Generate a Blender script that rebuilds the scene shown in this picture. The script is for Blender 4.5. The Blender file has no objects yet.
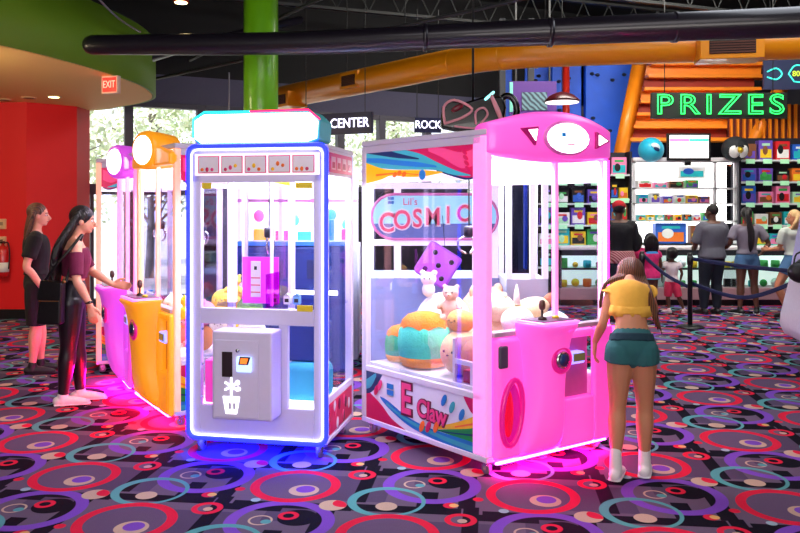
import bpy, math, random
from mathutils import Vector, Matrix, Euler
R = math.radians
S = bpy.context.scene
C = S.collection
# ------------------------------------------------------------------ camera, world, lights, exposure
F, HZ, CH = 785.0, 207.0, 1.65           # focal length in px, horizon row, eye height
cd = bpy.data.cameras.new('camera'); cam = bpy.data.objects.new('camera', cd); C.objects.link(cam)
cam.location = (0, 0, CH); cam.rotation_euler = (R(90), 0, 0)
cd.sensor_width = 36; cd.lens = 36 * F / 800; cd.shift_y = -(266.5 - HZ) / 800
cd.clip_start = .05; cd.clip_end = 200
S.camera = cam
S.view_settings.view_transform = 'Standard'; S.view_settings.look = 'None'
S.view_settings.gamma = 1; S.view_settings.use_curve_mapping = False
S.view_settings.exposure = 0.55
S.cycles.transparent_max_bounces = 32
S.cycles.max_bounces = 6; S.cycles.diffuse_bounces = 3; S.cycles.glossy_bounces = 3; S.cycles.transmission_bounces = 4
S.cycles.sample_clamp_indirect = 4.0
wd = bpy.data.worlds.new('sky'); S.world = wd; wd.use_nodes = True
bg = wd.node_tree.nodes['Background']; bg.inputs[0].default_value = (.86, .93, 1, 1); bg.inputs[1].default_value = 1.7
def lamp(name, loc, size, power, col, rot=(0, 0, 0), size_y=None):
    d = bpy.data.lights.new(name, 'AREA'); d.energy = power; d.color = col
    d.shape = 'RECTANGLE'; d.size = size; d.size_y = size_y or size
    o = bpy.data.objects.new(name, d); C.objects.link(o); o.location = loc; o.rotation_euler = rot
    return o
lamp('ceiling_area_light', (0, 2.0, 5.2), 5, 85, (1, .93, .96), (R(14), 0, 0), 3)
lamp('ceiling_area_light', (4.5, 7.0, 5.0), 3, 70, (.86, .9, 1), (0, 0, 0), 3)
lamp('rear_fill_light', (-1.0, -3.6, 2.2), 7, 215, (1, .93, .88), (R(96), 0, 0), 2.6)  # added fill behind the camera, brightens everything facing it
lamp('red_wall_fill_light', (-5.2, 7.4, 3.1), 2.0, 80, (1, .78, .5), (R(55), 0, 0), .8)  # added fill without a fixture, brightens the red wall
lamp('ceiling_area_light', (4.3, 11.0, 5.7), 5, 340, (1, .96, .88), (R(34), 0, 0), 1.2)
sd = bpy.data.lights.new('sun', 'SUN'); sd.energy = 7.0; sd.angle = R(2); sd.color = (1, .97, .9)
so = bpy.data.objects.new('sun', sd); C.objects.link(so); so.rotation_euler = (R(28), R(-48), 0)

def W(px, py, Y): return Vector(((px - 400) * Y / F, Y, CH - (py - HZ) * Y / F))
def G(px, py):
    Y = CH * F / (py - HZ); return Vector(((px - 400) * Y / F, Y, 0))

# ------------------------------------------------------------------ materials
_m = {}
def lin(c):
    return tuple((x / 255 / 12.92 if x / 255 <= .04045 else ((x / 255 + .055) / 1.055) ** 2.4) for x in c)
def mat(name, col, rough=.5, metal=0, emit=None, st=0, var=.08, scale=30, bump=0, coat=0, sss=0):
    """sRGB 0-255 colour; a noise node gives every surface a little variation"""
    if name in _m: return _m[name]
    m = bpy.data.materials.new(name); m.use_nodes = True; _m[name] = m
    nt = m.node_tree; N = nt.nodes; L = nt.links; b = N['Principled BSDF']
    c = lin(col)
    b.inputs['Roughness'].default_value = rough; b.inputs['Metallic'].default_value = metal
    tc = N.new('ShaderNodeTexCoord'); no = N.new('ShaderNodeTexNoise'); no.inputs['Scale'].default_value = scale
    no.inputs['Detail'].default_value = 3
    L.new(tc.outputs['Object'], no.inputs['Vector'])
    mx = N.new('ShaderNodeMix'); mx.data_type = 'RGBA'
    mx.inputs['A'].default_value = tuple(x * (1 - var) for x in c) + (1,)
    mx.inputs['B'].default_value = tuple(min(1, x * (1 + var)) for x in c) + (1,)
    L.new(no.outputs['Fac'], mx.inputs['Factor']); L.new(mx.outputs['Result'], b.inputs['Base Color'])
    if emit:
        b.inputs['Emission Color'].default_value = lin(emit) + (1,); b.inputs['Emission Strength'].default_value = st
    if bump:
        bp = N.new('ShaderNodeBump'); bp.inputs['Strength'].default_value = bump; bp.inputs['Distance'].default_value = .01
        L.new(no.outputs['Fac'], bp.inputs['Height']); L.new(bp.outputs['Normal'], b.inputs['Normal'])
    if coat: b.inputs['Coat Weight'].default_value = coat
    if sss:
        b.inputs['Subsurface Weight'].default_value = sss; b.inputs['Subsurface Scale'].default_value = .02
    return m
def glass(name='clear_glass', tint=(250, 250, 255), refl=.10, haze=0):
    if name in _m: return _m[name]
    m = bpy.data.materials.new(name); m.use_nodes = True; _m[name] = m
    nt = m.node_tree; N = nt.nodes; L = nt.links; N.remove(N['Principled BSDF']); out = N['Material Output']
    t = N.new('ShaderNodeBsdfTransparent'); t.inputs[0].default_value = lin(tint) + (1,)
    g = N.new('ShaderNodeBsdfGlossy'); g.inputs['Roughness'].default_value = .03
    lw = N.new('ShaderNodeFresnel'); lw.inputs['IOR'].default_value = 1.35
    mu = N.new('ShaderNodeMath'); mu.operation = 'MULTIPLY'; mu.inputs[1].default_value = refl * 2
    mu.use_clamp = True
    mx = N.new('ShaderNodeMixShader'); L.new(lw.outputs[0], mu.inputs[0]); L.new(mu.outputs[0], mx.inputs[0])
    L.new(t.outputs[0], mx.inputs[1]); L.new(g.outputs[0], mx.inputs[2]); L.new(mx.outputs[0], out.inputs[0])
    return m
def striped(name, c1, c2, scale=20, axis='Z', rough=.7, bump=.3, dist=3):
    if name in _m: return _m[name]
    m = bpy.data.materials.new(name); m.use_nodes = True; _m[name] = m
    nt = m.node_tree; N = nt.nodes; L = nt.links; b = N['Principled BSDF']; b.inputs['Roughness'].default_value = rough
    tc = N.new('ShaderNodeTexCoord'); w = N.new('ShaderNodeTexWave'); w.bands_direction = axis
    w.inputs['Scale'].default_value = scale; w.inputs['Distortion'].default_value = dist; w.inputs['Detail'].default_value = 2
    L.new(tc.outputs['Object'], w.inputs['Vector'])
    mx = N.new('ShaderNodeMix'); mx.data_type = 'RGBA'
    mx.inputs['A'].default_value = lin(c1) + (1,); mx.inputs['B'].default_value = lin(c2) + (1,)
    L.new(w.outputs['Fac'], mx.inputs['Factor']); L.new(mx.outputs['Result'], b.inputs['Base Color'])
    if bump:
        bp = N.new('ShaderNodeBump'); bp.inputs['Strength'].default_value = bump; bp.inputs['Distance'].default_value = .01
        L.new(w.outputs['Fac'], bp.inputs['Height']); L.new(bp.outputs['Normal'], b.inputs['Normal'])
    return m
def glow(name, col, st):
    return mat(name, col, .4, 0, col, st, var=.02)
def plastic(name, col, em=None, st=0, rough=.32):
    return mat(name, col, rough, 0, em, st, var=.03, scale=4, coat=.2)

# ------------------------------------------------------------------ mesh builder
class MB:
    def __init__(s, xf=None): s.v = []; s.f = []; s.m = []; s.sm = []; s.ms = []; s.cur = 0; s.xf = xf
    def use(s, m):
        if m not in s.ms: s.ms.append(m)
        s.cur = s.ms.index(m); return s
    def add(s, vs, fs, smooth=False):
        o = len(s.v); s.v += [Vector(v) for v in vs]
        for f in fs: s.f.append(tuple(i + o for i in f)); s.m.append(s.cur); s.sm.append(smooth)
        return s
    def box(s, x0, x1, y0, y1, z0, z1):
        return s.add([(x0, y0, z0), (x1, y0, z0), (x1, y1, z0), (x0, y1, z0), (x0, y0, z1), (x1, y0, z1), (x1, y1, z1), (x0, y1, z1)],
                     [(3, 2, 1, 0), (4, 5, 6, 7), (0, 1, 5, 4), (1, 2, 6, 5), (2, 3, 7, 6), (3, 0, 4, 7)])
    def obox(s, c, ax, ay, az, hx, hy, hz):
        c = Vector(c); vs = []
        for sx, sy, sz in ((-1,-1,-1),(1,-1,-1),(1,1,-1),(-1,1,-1),(-1,-1,1),(1,-1,1),(1,1,1),(-1,1,1)):
            vs.append(c + ax * hx * sx + ay * hy * sy + az * hz * sz)
        return s.add(vs, [(3, 2, 1, 0), (4, 5, 6, 7), (0, 1, 5, 4), (1, 2, 6, 5), (2, 3, 7, 6), (3, 0, 4, 7)])
    def prism(s, poly, d0, d1, axis='Y', smooth=False):
        """poly of 2-D points (x,z) for axis Y, (y,z) for X, (x,y) for Z"""
        P = {'Y': lambda p, d: (p[0], d, p[1]), 'X': lambda p, d: (d, p[0], p[1]), 'Z': lambda p, d: (p[0], p[1], d)}[axis]
        n = len(poly); vs = [P(p, d0) for p in poly] + [P(p, d1) for p in poly]
        ar = sum(poly[i][0] * poly[(i + 1) % n][1] - poly[(i + 1) % n][0] * poly[i][1] for i in range(n))
        fl = (ar > 0) ^ (axis == 'Y')
        if d1 < d0: fl = not fl
        a = tuple(range(n)); b = tuple(range(n, 2 * n))
        fs = [a[::-1] if fl else a, b if fl else b[::-1]]
        for i in range(n):
            j = (i + 1) % n; q = (i, j, n + j, n + i); fs.append(q if fl else q[::-1])
        o = len(s.f); s.add(vs, fs, smooth); s.sm[o] = s.sm[o + 1] = False
        return s
    def lathe(s, prof, c=(0, 0, 0), n=20, axis='Z', smooth=True):
        c = Vector(c); vs = []; fs = []
        def P(r, h, a):
            x, y = r * math.cos(a), r * math.sin(a)
            return c + Vector({'Z': (x, y, h), 'Y': (x, -h, y), 'X': (h, x, y)}[axis])
        for (r, h) in prof:
            for i in range(n): vs.append(P(max(r, 1e-4), h, 2 * math.pi * i / n))
        for k in range(len(prof) - 1):
            for i in range(n):
                j = (i + 1) % n; fs.append((k * n + i, k * n + j, (k + 1) * n + j, (k + 1) * n + i))
        fs.append(tuple(range(n))[::-1]); fs.append(tuple(range((len(prof) - 1) * n, len(prof) * n)))
        return s.add(vs, fs, smooth)
    def ell(s, c, r, rot=(0, 0, 0), n=16, m=10):
        c = Vector(c); M = Euler(rot).to_matrix(); vs = []; fs = []
        if not hasattr(r, '__len__'): r = (r, r, r)
        vs.append(c + M @ Vector((0, 0, -r[2])))
        for k in range(1, m):
            t = -math.pi / 2 + math.pi * k / m
            for i in range(n):
                a = 2 * math.pi * i / n
                vs.append(c + M @ Vector((r[0] * math.cos(t) * math.cos(a), r[1] * math.cos(t) * math.sin(a), r[2] * math.sin(t))))
        vs.append(c + M @ Vector((0, 0, r[2]))); T = len(vs) - 1
        for i in range(n):
            j = (i + 1) % n; fs.append((0, 1 + j, 1 + i)); fs.append((T, 1 + (m - 2) * n + i, 1 + (m - 2) * n + j))
            for k in range(m - 2): fs.append((1 + k * n + i, 1 + k * n + j, 1 + (k + 1) * n + j, 1 + (k + 1) * n + i))
        return s.add(vs, fs, True)
    def sweep(s, pts, rad, side=None, n=12, k=4, cap=True, closed=False):
        P, Rr = (dense(pts, rad, k) if k > 1 else ([Vector(p) for p in pts], [r if hasattr(r, '__len__') else (r, r) for r in rad]))
        if cap and not closed:
            def rc(a, b, r):
                d = (a - b); d = d.normalized() if d.length > 1e-9 else Vector((0, 0, 1)); q = min(r)
                return [(a + d * q * .55, (r[0] * .8, r[1] * .8)), (a + d * q * .9, (r[0] * .4, r[1] * .4))]
            h = rc(P[0], P[1], Rr[0]); t = rc(P[-1], P[-2], Rr[-1])
            P = [h[1][0], h[0][0]] + P + [t[0][0], t[1][0]]; Rr = [h[1][1], h[0][1]] + Rr + [t[0][1], t[1][1]]
        N = len(P); vs = []; fs = []; u = None
        for i in range(N):
            t = (P[(i + 1) % N] - P[i - 1]) if closed else (P[min(i + 1, N - 1)] - P[max(i - 1, 0)])
            t = t.normalized() if t.length > 1e-9 else Vector((0, 0, 1))
            if side is not None: u = Vector(side)
            elif u is None: u = Vector((1, 0, 0)) if abs(t.x) < .8 else Vector((0, 1, 0))
            u = (u - t * u.dot(t)); u = u.normalized() if u.length > 1e-6 else t.orthogonal().normalized()
            w = t.cross(u)
            for j in range(n):
                a = 2 * math.pi * j / n; vs.append(P[i] + u * Rr[i][0] * math.cos(a) + w * Rr[i][1] * math.sin(a))
        for i in range(N if closed else N - 1):
            i2 = (i + 1) % N
            for j in range(n):
                j2 = (j + 1) % n; fs.append((i * n + j, i * n + j2, i2 * n + j2, i2 * n + j))
        if not closed:
            fs.append(tuple(range(n))[::-1]); fs.append(tuple(range((N - 1) * n, N * n)))
        return s.add(vs, fs, True)
    def text(s, txt, size, M, depth=.004, outline=0, sx=1, squash=None, spc=1):
        cu = bpy.data.curves.new('t', 'FONT'); cu.body = txt; cu.size = size; cu.align_x = 'CENTER'; cu.align_y = 'CENTER'
        cu.resolution_u = 4; cu.space_character = spc
        if outline: cu.fill_mode = 'NONE'; cu.bevel_depth = outline; cu.bevel_resolution = 1; cu.offset = 0
        else: cu.extrude = depth; 
        if squash: cu.offset = squash
        o = bpy.data.objects.new('t', cu); C.objects.link(o)
        dg = bpy.context.evaluated_depsgraph_get(); me = o.evaluated_get(dg).to_mesh()
        vs = [M @ Vector((v.co.x * sx, v.co.y, v.co.z)) for v in me.vertices]; fs = [tuple(p.vertices) for p in me.polygons]
        s.add(vs, fs); bpy.data.objects.remove(o); bpy.data.curves.remove(cu)
        return s
    def build(s, name, m=None, parent=None, bevel=0, seg=2, weld=False):
        me = bpy.data.meshes.new(name)
        vs = [(s.xf(v) if s.xf else v) for v in s.v]
        me.from_pydata([tuple(v) for v in vs], [], s.f)
        for mm in (s.ms or [m]): me.materials.append(mm)
        me.polygons.foreach_set('material_index', s.m); me.polygons.foreach_set('use_smooth', s.sm); me.update()
        o = bpy.data.objects.new(name, me); C.objects.link(o)
        if parent: o.parent = parent
        if bevel:
            b = o.modifiers.new('b', 'BEVEL'); b.width = bevel; b.segments = seg; b.limit_method = 'ANGLE'; b.angle_limit = R(40)
            b.harden_normals = False
            for p in me.polygons: p.use_smooth = True
            w = o.modifiers.new('w', 'WEIGHTED_NORMAL'); w.keep_sharp = True
        return o
def dense(pts, rad, k=4):
    pts = [Vector(p) for p in pts]; rad = [r if hasattr(r, '__len__') else (r, r) for r in rad]
    if len(pts) < 2: return pts, rad
    P = []; Q = []; n = len(pts)
    for i in range(n - 1):
        a, b, c, d = pts[max(i - 1, 0)], pts[i], pts[i + 1], pts[min(i + 2, n - 1)]
        ra, rb, rc, rd = rad[max(i - 1, 0)], rad[i], rad[i + 1], rad[min(i + 2, n - 1)]
        for j in range(k):
            t = j / k
            h = lambda p, q, r, s_: .5 * ((2 * q) + (r - p) * t + (2 * p - 5 * q + 4 * r - s_) * t * t + (3 * q - p - 3 * r + s_) * t ** 3)
            P.append(h(a, b, c, d)); Q.append(tuple(max(.0005, h(ra[x], rb[x], rc[x], rd[x])) for x in (0, 1)))
    P.append(pts[-1]); Q.append(rad[-1]); return P, Q
def union(mb, name, m, parent, vox=.008, it=3, xf=None):
    """fuse overlapping closed shapes into one continuous skin"""
    t = mb.build('tmp', m)
    r = t.modifiers.new('r', 'REMESH'); r.mode = 'VOXEL'; r.voxel_size = vox; r.use_smooth_shade = True
    sm = t.modifiers.new('s', 'SMOOTH'); sm.iterations = it; sm.factor = .5
    dg = bpy.context.evaluated_depsgraph_get(); me = bpy.data.meshes.new_from_object(t.evaluated_get(dg))
    bpy.data.objects.remove(t)
    me.name = name; me.materials.clear(); me.materials.append(m)
    for p in me.polygons: p.use_smooth = True; p.material_index = 0
    o = bpy.data.objects.new(name, me); C.objects.link(o); o.parent = parent
    return o
def tag(o, label, cat, group=None):
    o['label'] = label; o['category'] = cat
    if group: o['group'] = group
    return o
def thing(name, label, cat, loc=(0, 0, 0), rz=0, group=None):
    o = bpy.data.objects.new(name, None); C.objects.link(o); o.empty_display_size = .1
    o.location = loc; o.rotation_euler = (0, 0, rz); return tag(o, label, cat, group)
def struct(name, mb, m=None, bevel=0):
    o = mb.build(name, m, None, bevel); o['kind'] = 'structure'; return o
def dup(root, loc, rz, label, group=None):
    r = root.copy(); C.objects.link(r); r.location = loc; r.rotation_euler = (0, 0, rz); r['label'] = label
    if group: r['group'] = group
    for ch in list(root.children):
        c = ch.copy(); C.objects.link(c); c.parent = r
        for g in ch.children:
            d = g.copy(); C.objects.link(d); d.parent = c
    return r
def upright(x, y, z, rz=0):       # text standing up, facing -Y before rz
    return Matrix.Translation((x, y, z)) @ Matrix.Rotation(rz, 4, 'Z') @ Matrix.Rotation(R(90), 4, 'X')
random.seed(7)
WHITE = mat('white_powder_coat', (226, 222, 232), .4, var=.02)
LILAC = mat('pale_lilac_steel', (222, 212, 246), .4, var=.03)
BLACK = mat('black_plastic', (14, 14, 16), .4)
RUBBER = mat('dark_rubber', (30, 28, 32), .8)
CHROME = mat('brushed_chrome', (200, 200, 205), .25, 1)
GLASS = glass(); 
LEDW = glow('white_led', (255, 248, 255), 9)
# ------------------------------------------------------------------ carpet
def carpet():
    m = bpy.data.materials.new('ring_patterned_carpet'); m.use_nodes = True; nt = m.node_tree; N = nt.nodes; L = nt.links
    b = N['Principled BSDF']; b.inputs['Roughness'].default_value = .9; b.inputs['Specular IOR Level'].default_value = .05
    a = Vector((1.376, -.165)); bb = Vector((-.553, .700)); det = a.x * bb.y - a.y * bb.x
    O = Vector((-.618, 4.651))
    geo = N.new('ShaderNodeNewGeometry')
    def vm(op, x, y=None, sc=None):
        n = N.new('ShaderNodeVectorMath'); n.operation = op
        for i, q in enumerate((x, y)):
            if q is None: continue
            if isinstance(q, (tuple, Vector)): n.inputs[i].default_value = tuple(q)
            else: L.new(q, n.inputs[i])
        if sc is not None: L.new(sc, n.inputs['Scale'])
        return n
    def mt(op, x, y=None, clamp=False):
        n = N.new('ShaderNodeMath'); n.operation = op; n.use_clamp = clamp
        for i, q in enumerate((x, y)):
            if q is None: continue
            if isinstance(q, (int, float)): n.inputs[i].default_value = q
            else: L.new(q, n.inputs[i])
        return n.outputs[0]
    pos = vm('SUBTRACT', geo.outputs['Position'], (O.x, O.y, 0)).outputs[0]
    u = vm('DOT_PRODUCT', pos, (bb.y / det, -bb.x / det, 0)).outputs['Value']
    v = vm('DOT_PRODUCT', pos, (-a.y / det, a.x / det, 0)).outputs['Value']
    cb = N.new('ShaderNodeCombineXYZ'); L.new(u, cb.inputs[0]); L.new(v, cb.inputs[1]); uv = cb.outputs[0]
    def local(off):
        cu = (bb.y * off[0] - bb.x * off[1]) / det; cv = (-a.y * off[0] + a.x * off[1]) / det
        q = vm('SUBTRACT', uv, (cu, cv, 0)).outputs[0]
        w = N.new('ShaderNodeVectorMath'); w.operation = 'WRAP'; L.new(q, w.inputs[0])
        w.inputs[1].default_value = (.5, .5, .5); w.inputs[2].default_value = (-.5, -.5, -.5)
        X = vm('DOT_PRODUCT', w.outputs[0], (a.x, bb.x, 0)).outputs['Value']; Yc = vm('DOT_PRODUCT', w.outputs[0], (a.y, bb.y, 0)).outputs['Value']
        c = N.new('ShaderNodeCombineXYZ'); L.new(X, c.inputs[0]); L.new(Yc, c.inputs[1]); return c.outputs[0]
    def dist(off): return vm('LENGTH', local(off)).outputs['Value']
    def disc(d, r): return mt('MULTIPLY', mt('SUBTRACT', r, d), 250, True)
    def ring(d, ri, ro, d2=None): return mt('MULTIPLY', disc(d, ro), mt('SUBTRACT', 1, disc(d2 or d, ri)))
    ax = Vector((a.x, a.y)).normalized(); ay = Vector((-ax.y, ax.x))
    def rect(off, hx, hy):
        l = local(off)
        x = mt('ABSOLUTE', vm('DOT_PRODUCT', l, (ax.x, ax.y, 0)).outputs['Value']); y = mt('ABSOLUTE', vm('DOT_PRODUCT', l, (ay.x, ay.y, 0)).outputs['Value'])
        return mt('MULTIPLY', disc(x, hx), disc(y, hy))
    col = [None]
    def lay(c, mask):
        mx = N.new('ShaderNodeMix'); mx.data_type = 'RGBA'
        if col[0] is None: mx.inputs['A'].default_value = lin((108, 92, 114)) + (1,)
        else: L.new(col[0], mx.inputs['A'])
        mx.inputs['B'].default_value = lin(c) + (1,); L.new(mask, mx.inputs['Factor']); col[0] = mx.outputs['Result']
    g0 = G(200 + 382 / 4, 400 + 343 / 4)
    def rel(zx, zy, ox=200, oy=400):
        p = G(ox + zx / 4, oy + zy / 4); return (p.x - g0.x, p.y - g0.y)
    GREY = (108, 92, 114); GREY2 = (88, 74, 100)
    BLK = (20, 17, 30)
    for off, hx, hy, c in (((.36, -.05), .20, .20, GREY2), ((-.50, .30), .16, .14, GREY2), ((.42, .05), .045, .40, BLK), ((-.36, .10), .05, .30, BLK), ((.02, -.31), .34, .045, BLK), ((.10, .33), .30, .05, BLK),
                           ((.62, .20), .18, .045, BLK), ((-.60, -.10), .05, .16, BLK), ((.24, .36), .09, .09, BLK)):
        lay(c, rect(off, hx, hy))
    RED = (226, 34, 66); PUR = (128, 78, 190); CREAM = (206, 176, 152); TEAL = (92, 166, 166)
    pc = rel(316, 487); dp = dist(pc)
    lay(BLK, disc(dist((pc[0] + .09, pc[1] + .05)), .11))
    lay(PUR, ring(dp, .225, .293))
    lay(RED, ring(dist(rel(353, 464)), .032, .058)); lay(CREAM, ring(dist(rel(240, 482)), .055, .067)); lay(TEAL, disc(dist(rel(262, 488)), .030))
    tc = (G(617 / 4, 400 + 358 / 4) - G(315 / 4, 400 + 300 / 4)); tc = (tc.x, tc.y)
    lay(TEAL, ring(dist(tc), .185, .222, dist((tc[0] + .014, tc[1] - .006))))
    t2 = (tc[0] - .0, tc[1] - .075); lay(CREAM, disc(dist(t2), .062))
    d0 = dist((0, 0)); lay((104, 86, 114), disc(d0, .215)); lay(RED, ring(d0, .212, .268))
    k = rel(415, 362); lay(CREAM, disc(dist(k), .090)); lay(PUR, disc(dist(rel(422, 358)), .058))
    k = rel(530, 422); lay(CREAM, disc(dist(k), .078)); lay(RED, mt('MULTIPLY', disc(dist(k), .078), disc(dist((k[0] + .055, k[1] + .03)), .06)))
    k = rel(648, 300); lay(RED, ring(dist(k), .055, .088)); lay(CREAM, disc(dist(rel(652, 303)), .028))
    lay(RED, disc(dist(rel(160, 357)), .032)); lay((160, 190, 200), disc(dist(rel(222, 400)), .030))
    k = rel(628, 257); lay(RED, disc(dist(k), .042)); lay((235, 190, 110), disc(dist((k[0] + .02, k[1])), .028))
    no = N.new('ShaderNodeTexNoise'); no.inputs['Scale'].default_value = 160; no.inputs['Detail'].default_value = 2
    L.new(geo.outputs['Position'], no.inputs['Vector'])
    mx = N.new('ShaderNodeMix'); mx.data_type = 'RGBA'; mx.blend_type = 'MULTIPLY'; mx.inputs['Factor'].default_value = .35
    L.new(col[0], mx.inputs['A']); L.new(no.outputs['Fac'], mx.inputs['B'])
    mx2 = N.new('ShaderNodeMix'); mx2.data_type = 'RGBA'; mx2.blend_type = 'MULTIPLY'; mx2.inputs['Factor'].default_value = 1
    mx2.inputs['B'].default_value = (.84, .84, .84, 1); L.new(mx.outputs['Result'], mx2.inputs['A'])
    L.new(mx2.outputs['Result'], b.inputs['Base Color'])
    bp = N.new('ShaderNodeBump'); bp.inputs['Strength'].default_value = .3; bp.inputs['Distance'].default_value = .004
    L.new(no.outputs['Fac'], bp.inputs['Height']); L.new(bp.outputs['Normal'], b.inputs['Normal'])
    return m
FOOT = [(-9, -5), (11, -5), (11, 20), (4.6, 20), (4.6, 18.2), (-9, 11.4)]
struct('floor', MB().prism(FOOT, -.1, 0, 'Z'), carpet())

# ------------------------------------------------------------------ room shell
DARK = mat('dark_ceiling_paint', (12, 12, 15), .8)
struct('ceiling', MB().prism(FOOT, 6.0, 6.1, 'Z'), striped('black_corrugated_deck', (6, 6, 8), (17, 17, 20), 3.3, 'Y', .8, .8, 0))
GREYW = mat('grey_wall_paint', (60, 58, 68), .8)
LAVW = mat('lavender_grey_wall', (84, 82, 104), .8)
struct('wall_right', MB().box(9, 9.1, -5, 20, 0, 6), GREYW)
struct('wall_left', MB().box(-9, -8.9, -5, 11.4, 0, 6), GREYW)
struct('wall_back', MB().box(-9, 9, -4.1, -4, 0, 6), GREYW)
struct('wall_front', MB().box(2.3, 9, 19, 19.1, 0, 6), mat('dark_violet_wall', (16, 13, 24), .8))
REDW = mat('red_wall_paint', (214, 8, 12), .55, var=.02)
struct('wall_red', MB().prism([(-9, 11.6), (-5.52, 11.6), (-4.98, 12.1), (-4.98, 12.6), (-9, 12.6)], 0, 3.6, 'Z'), REDW)
struct('baseboard_red', MB().prism([(-9, 11.58), (-5.5, 11.58), (-4.96, 12.09), (-4.96, 12.3), (-9, 12.3)], 0, .14, 'Z'), BLACK)
# window wall, running obliquely from (-5.4, 13.0) to (2.4, 16.9)
WA = Vector((-7.2, 12.1, 0)); WD = Vector((7.4, 3.7, 0)).normalized(); WN = Vector((-WD.y, WD.x, 0))
WLEN = 10.9
def wbox(mb, s0, s1, z0, z1, t0=0, t1=.16):
    c = WA + WD * ((s0 + s1) / 2) + WN * ((t0 + t1) / 2); c.z = (z0 + z1) / 2
    return mb.obox(c, WD, WN, Vector((0, 0, 1)), (s1 - s0) / 2, abs(t1 - t0) / 2, (z1 - z0) / 2)
def s_of(px):       # run along the wall that the ray through column px meets
    k = (px - 400) / F
    # WA.x + s*WD.x = k*(WA.y + s*WD.y)
    return (k * WA.y - WA.x) / (WD.x - k * WD.y)
TR = mat('window_trim_grey', (72, 68, 82), .5)
mb = MB(); wbox(mb, -1.8, WLEN, 3.44, 3.95); struct('wall_window_header', mb, LAVW)
mb = MB(); wbox(mb, -1.8, 13.2, 3.95, 6.0); struct('wall_window_upper', mb, DARK)
sA = s_of(190); mb = MB(); wbox(mb, sA, WLEN, 0, 1.95); struct('wall_window_base', mb, mat('charcoal_wall', (44, 42, 50), .8))
edges = [s_of(x) for x in (60, 129, 201, 248, 297, 341, 382, 428, 470)] 
n = 0
for i in range(len(edges) - 1):
    s0, s1 = edges[i], edges[i + 1]; n += 1; low = i < 2
    z0 = .02 if low else 1.95
    mb = MB(); wbox(mb, s0 - .07, s0 + .07, z0, 3.46, -.03, .14); wbox(mb, s0 + .07, s1 - .07, 3.37, 3.46, -.03, .14); wbox(mb, s0 + .07, s1 - .07, z0, z0 + .09, -.03, .14)
    if low: wbox(mb, s0 + .07, s1 - .07, 1.86, 2.04, -.03, .14); 
    if low and i == 0: wbox(mb, s1 - .62, s1 - .56, .1, 1.9, -.03, .14)
    w = struct('window_%d' % n, mb, TR, .006)
    mb = MB(); wbox(mb, s0 + .06, s1 - .06, z0 + .05, 3.42, .05, .06); p = mb.build('window_pane', GLASS, w)
# exterior: ground and trees beyond the glass
o = MB().prism([(-40, 8), (-9.2, 11.6), (4.4, 18.4), (11, 20.5), (40, 20.5), (40, 80), (-40, 80)], -.4, -.3, 'Z').build('outdoor_ground', mat('sunlit_pavement', (190, 186, 170), .9)); o['kind'] = 'structure'
LEAFS = [mat('leaf_green_%s' % k, c, .8, var=.3, scale=3) for k, c in zip(('pale', 'olive', 'fresh'), ((226, 232, 200), (190, 204, 160), (208, 220, 184)))]
BARK = mat('grey_bark', (120, 112, 104), .9, bump=.4)
def tree(x, y, h, lab, rr=1.0, sd=1):
    rnd = random.Random(sd); t = thing('tree', lab, 'tree', (x, y, -.3), 0, 'trees outside the windows')
    mb = MB(); tips = []
    mb.sweep([(0, 0, 0), (.05, 0, h * .3), (0, .05, h * .6), (.03, 0, h * .9)], [.13, .1, .07, .03], n=8)
    for k in range(16):
        z = h * (.2 + .7 * k / 16); a = rnd.uniform(0, 6.28); l = rr * (1.9 - 1.0 * k / 16)
        p0 = Vector((0, 0, z)); p1 = p0 + Vector((math.cos(a) * l * .5, math.sin(a) * l * .5, l * .45)); p2 = p0 + Vector((math.cos(a) * l, math.sin(a) * l, l * .7))
        mb.sweep([p0, p1, p2], [.045, .028, .012], n=6, k=2); tips += [p1, p2, (p1 + p2) / 2]
    mb.build('trunk', BARK, t)
    vs = []; fs = []; lb = MB()
    for m_ in LEAFS: lb.use(m_)
    for p in tips:
        lb.cur = rnd.randrange(3)
        for j in range(70):
            d = Vector([rnd.gauss(0, .42) * rr for _ in range(3)]); q = p + d
            u = Vector([rnd.uniform(-1, 1) for _ in range(3)]).normalized() * .085; w = u.orthogonal().normalized() * .055
            lb.add([q - u, q + w, q + u, q - w], [(0, 1, 2, 3)])
    lb.build('foliage', None, t)
for i, (x, y, h, lab) in enumerate(((-8.6, 17.8, 4.6, 'pale leafy tree outside behind the leftmost window pane'), (-6.9, 21.6, 5.2, 'pale leafy tree outside right of the window mullion'),
        (-3.6, 23.0, 5.6, 'leafy tree outside behind the green column'), (-.2, 25.5, 5.8, 'leafy tree outside above the white claw machine'),
        (3.6, 27.0, 5.4, 'leafy tree outside between the two hanging blue signs'), (-11.6, 25.0, 6.4, 'tall leafy tree outside farthest behind the left windows'))):
    tree(x, y, h, lab, 1.15, i + 3)

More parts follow.
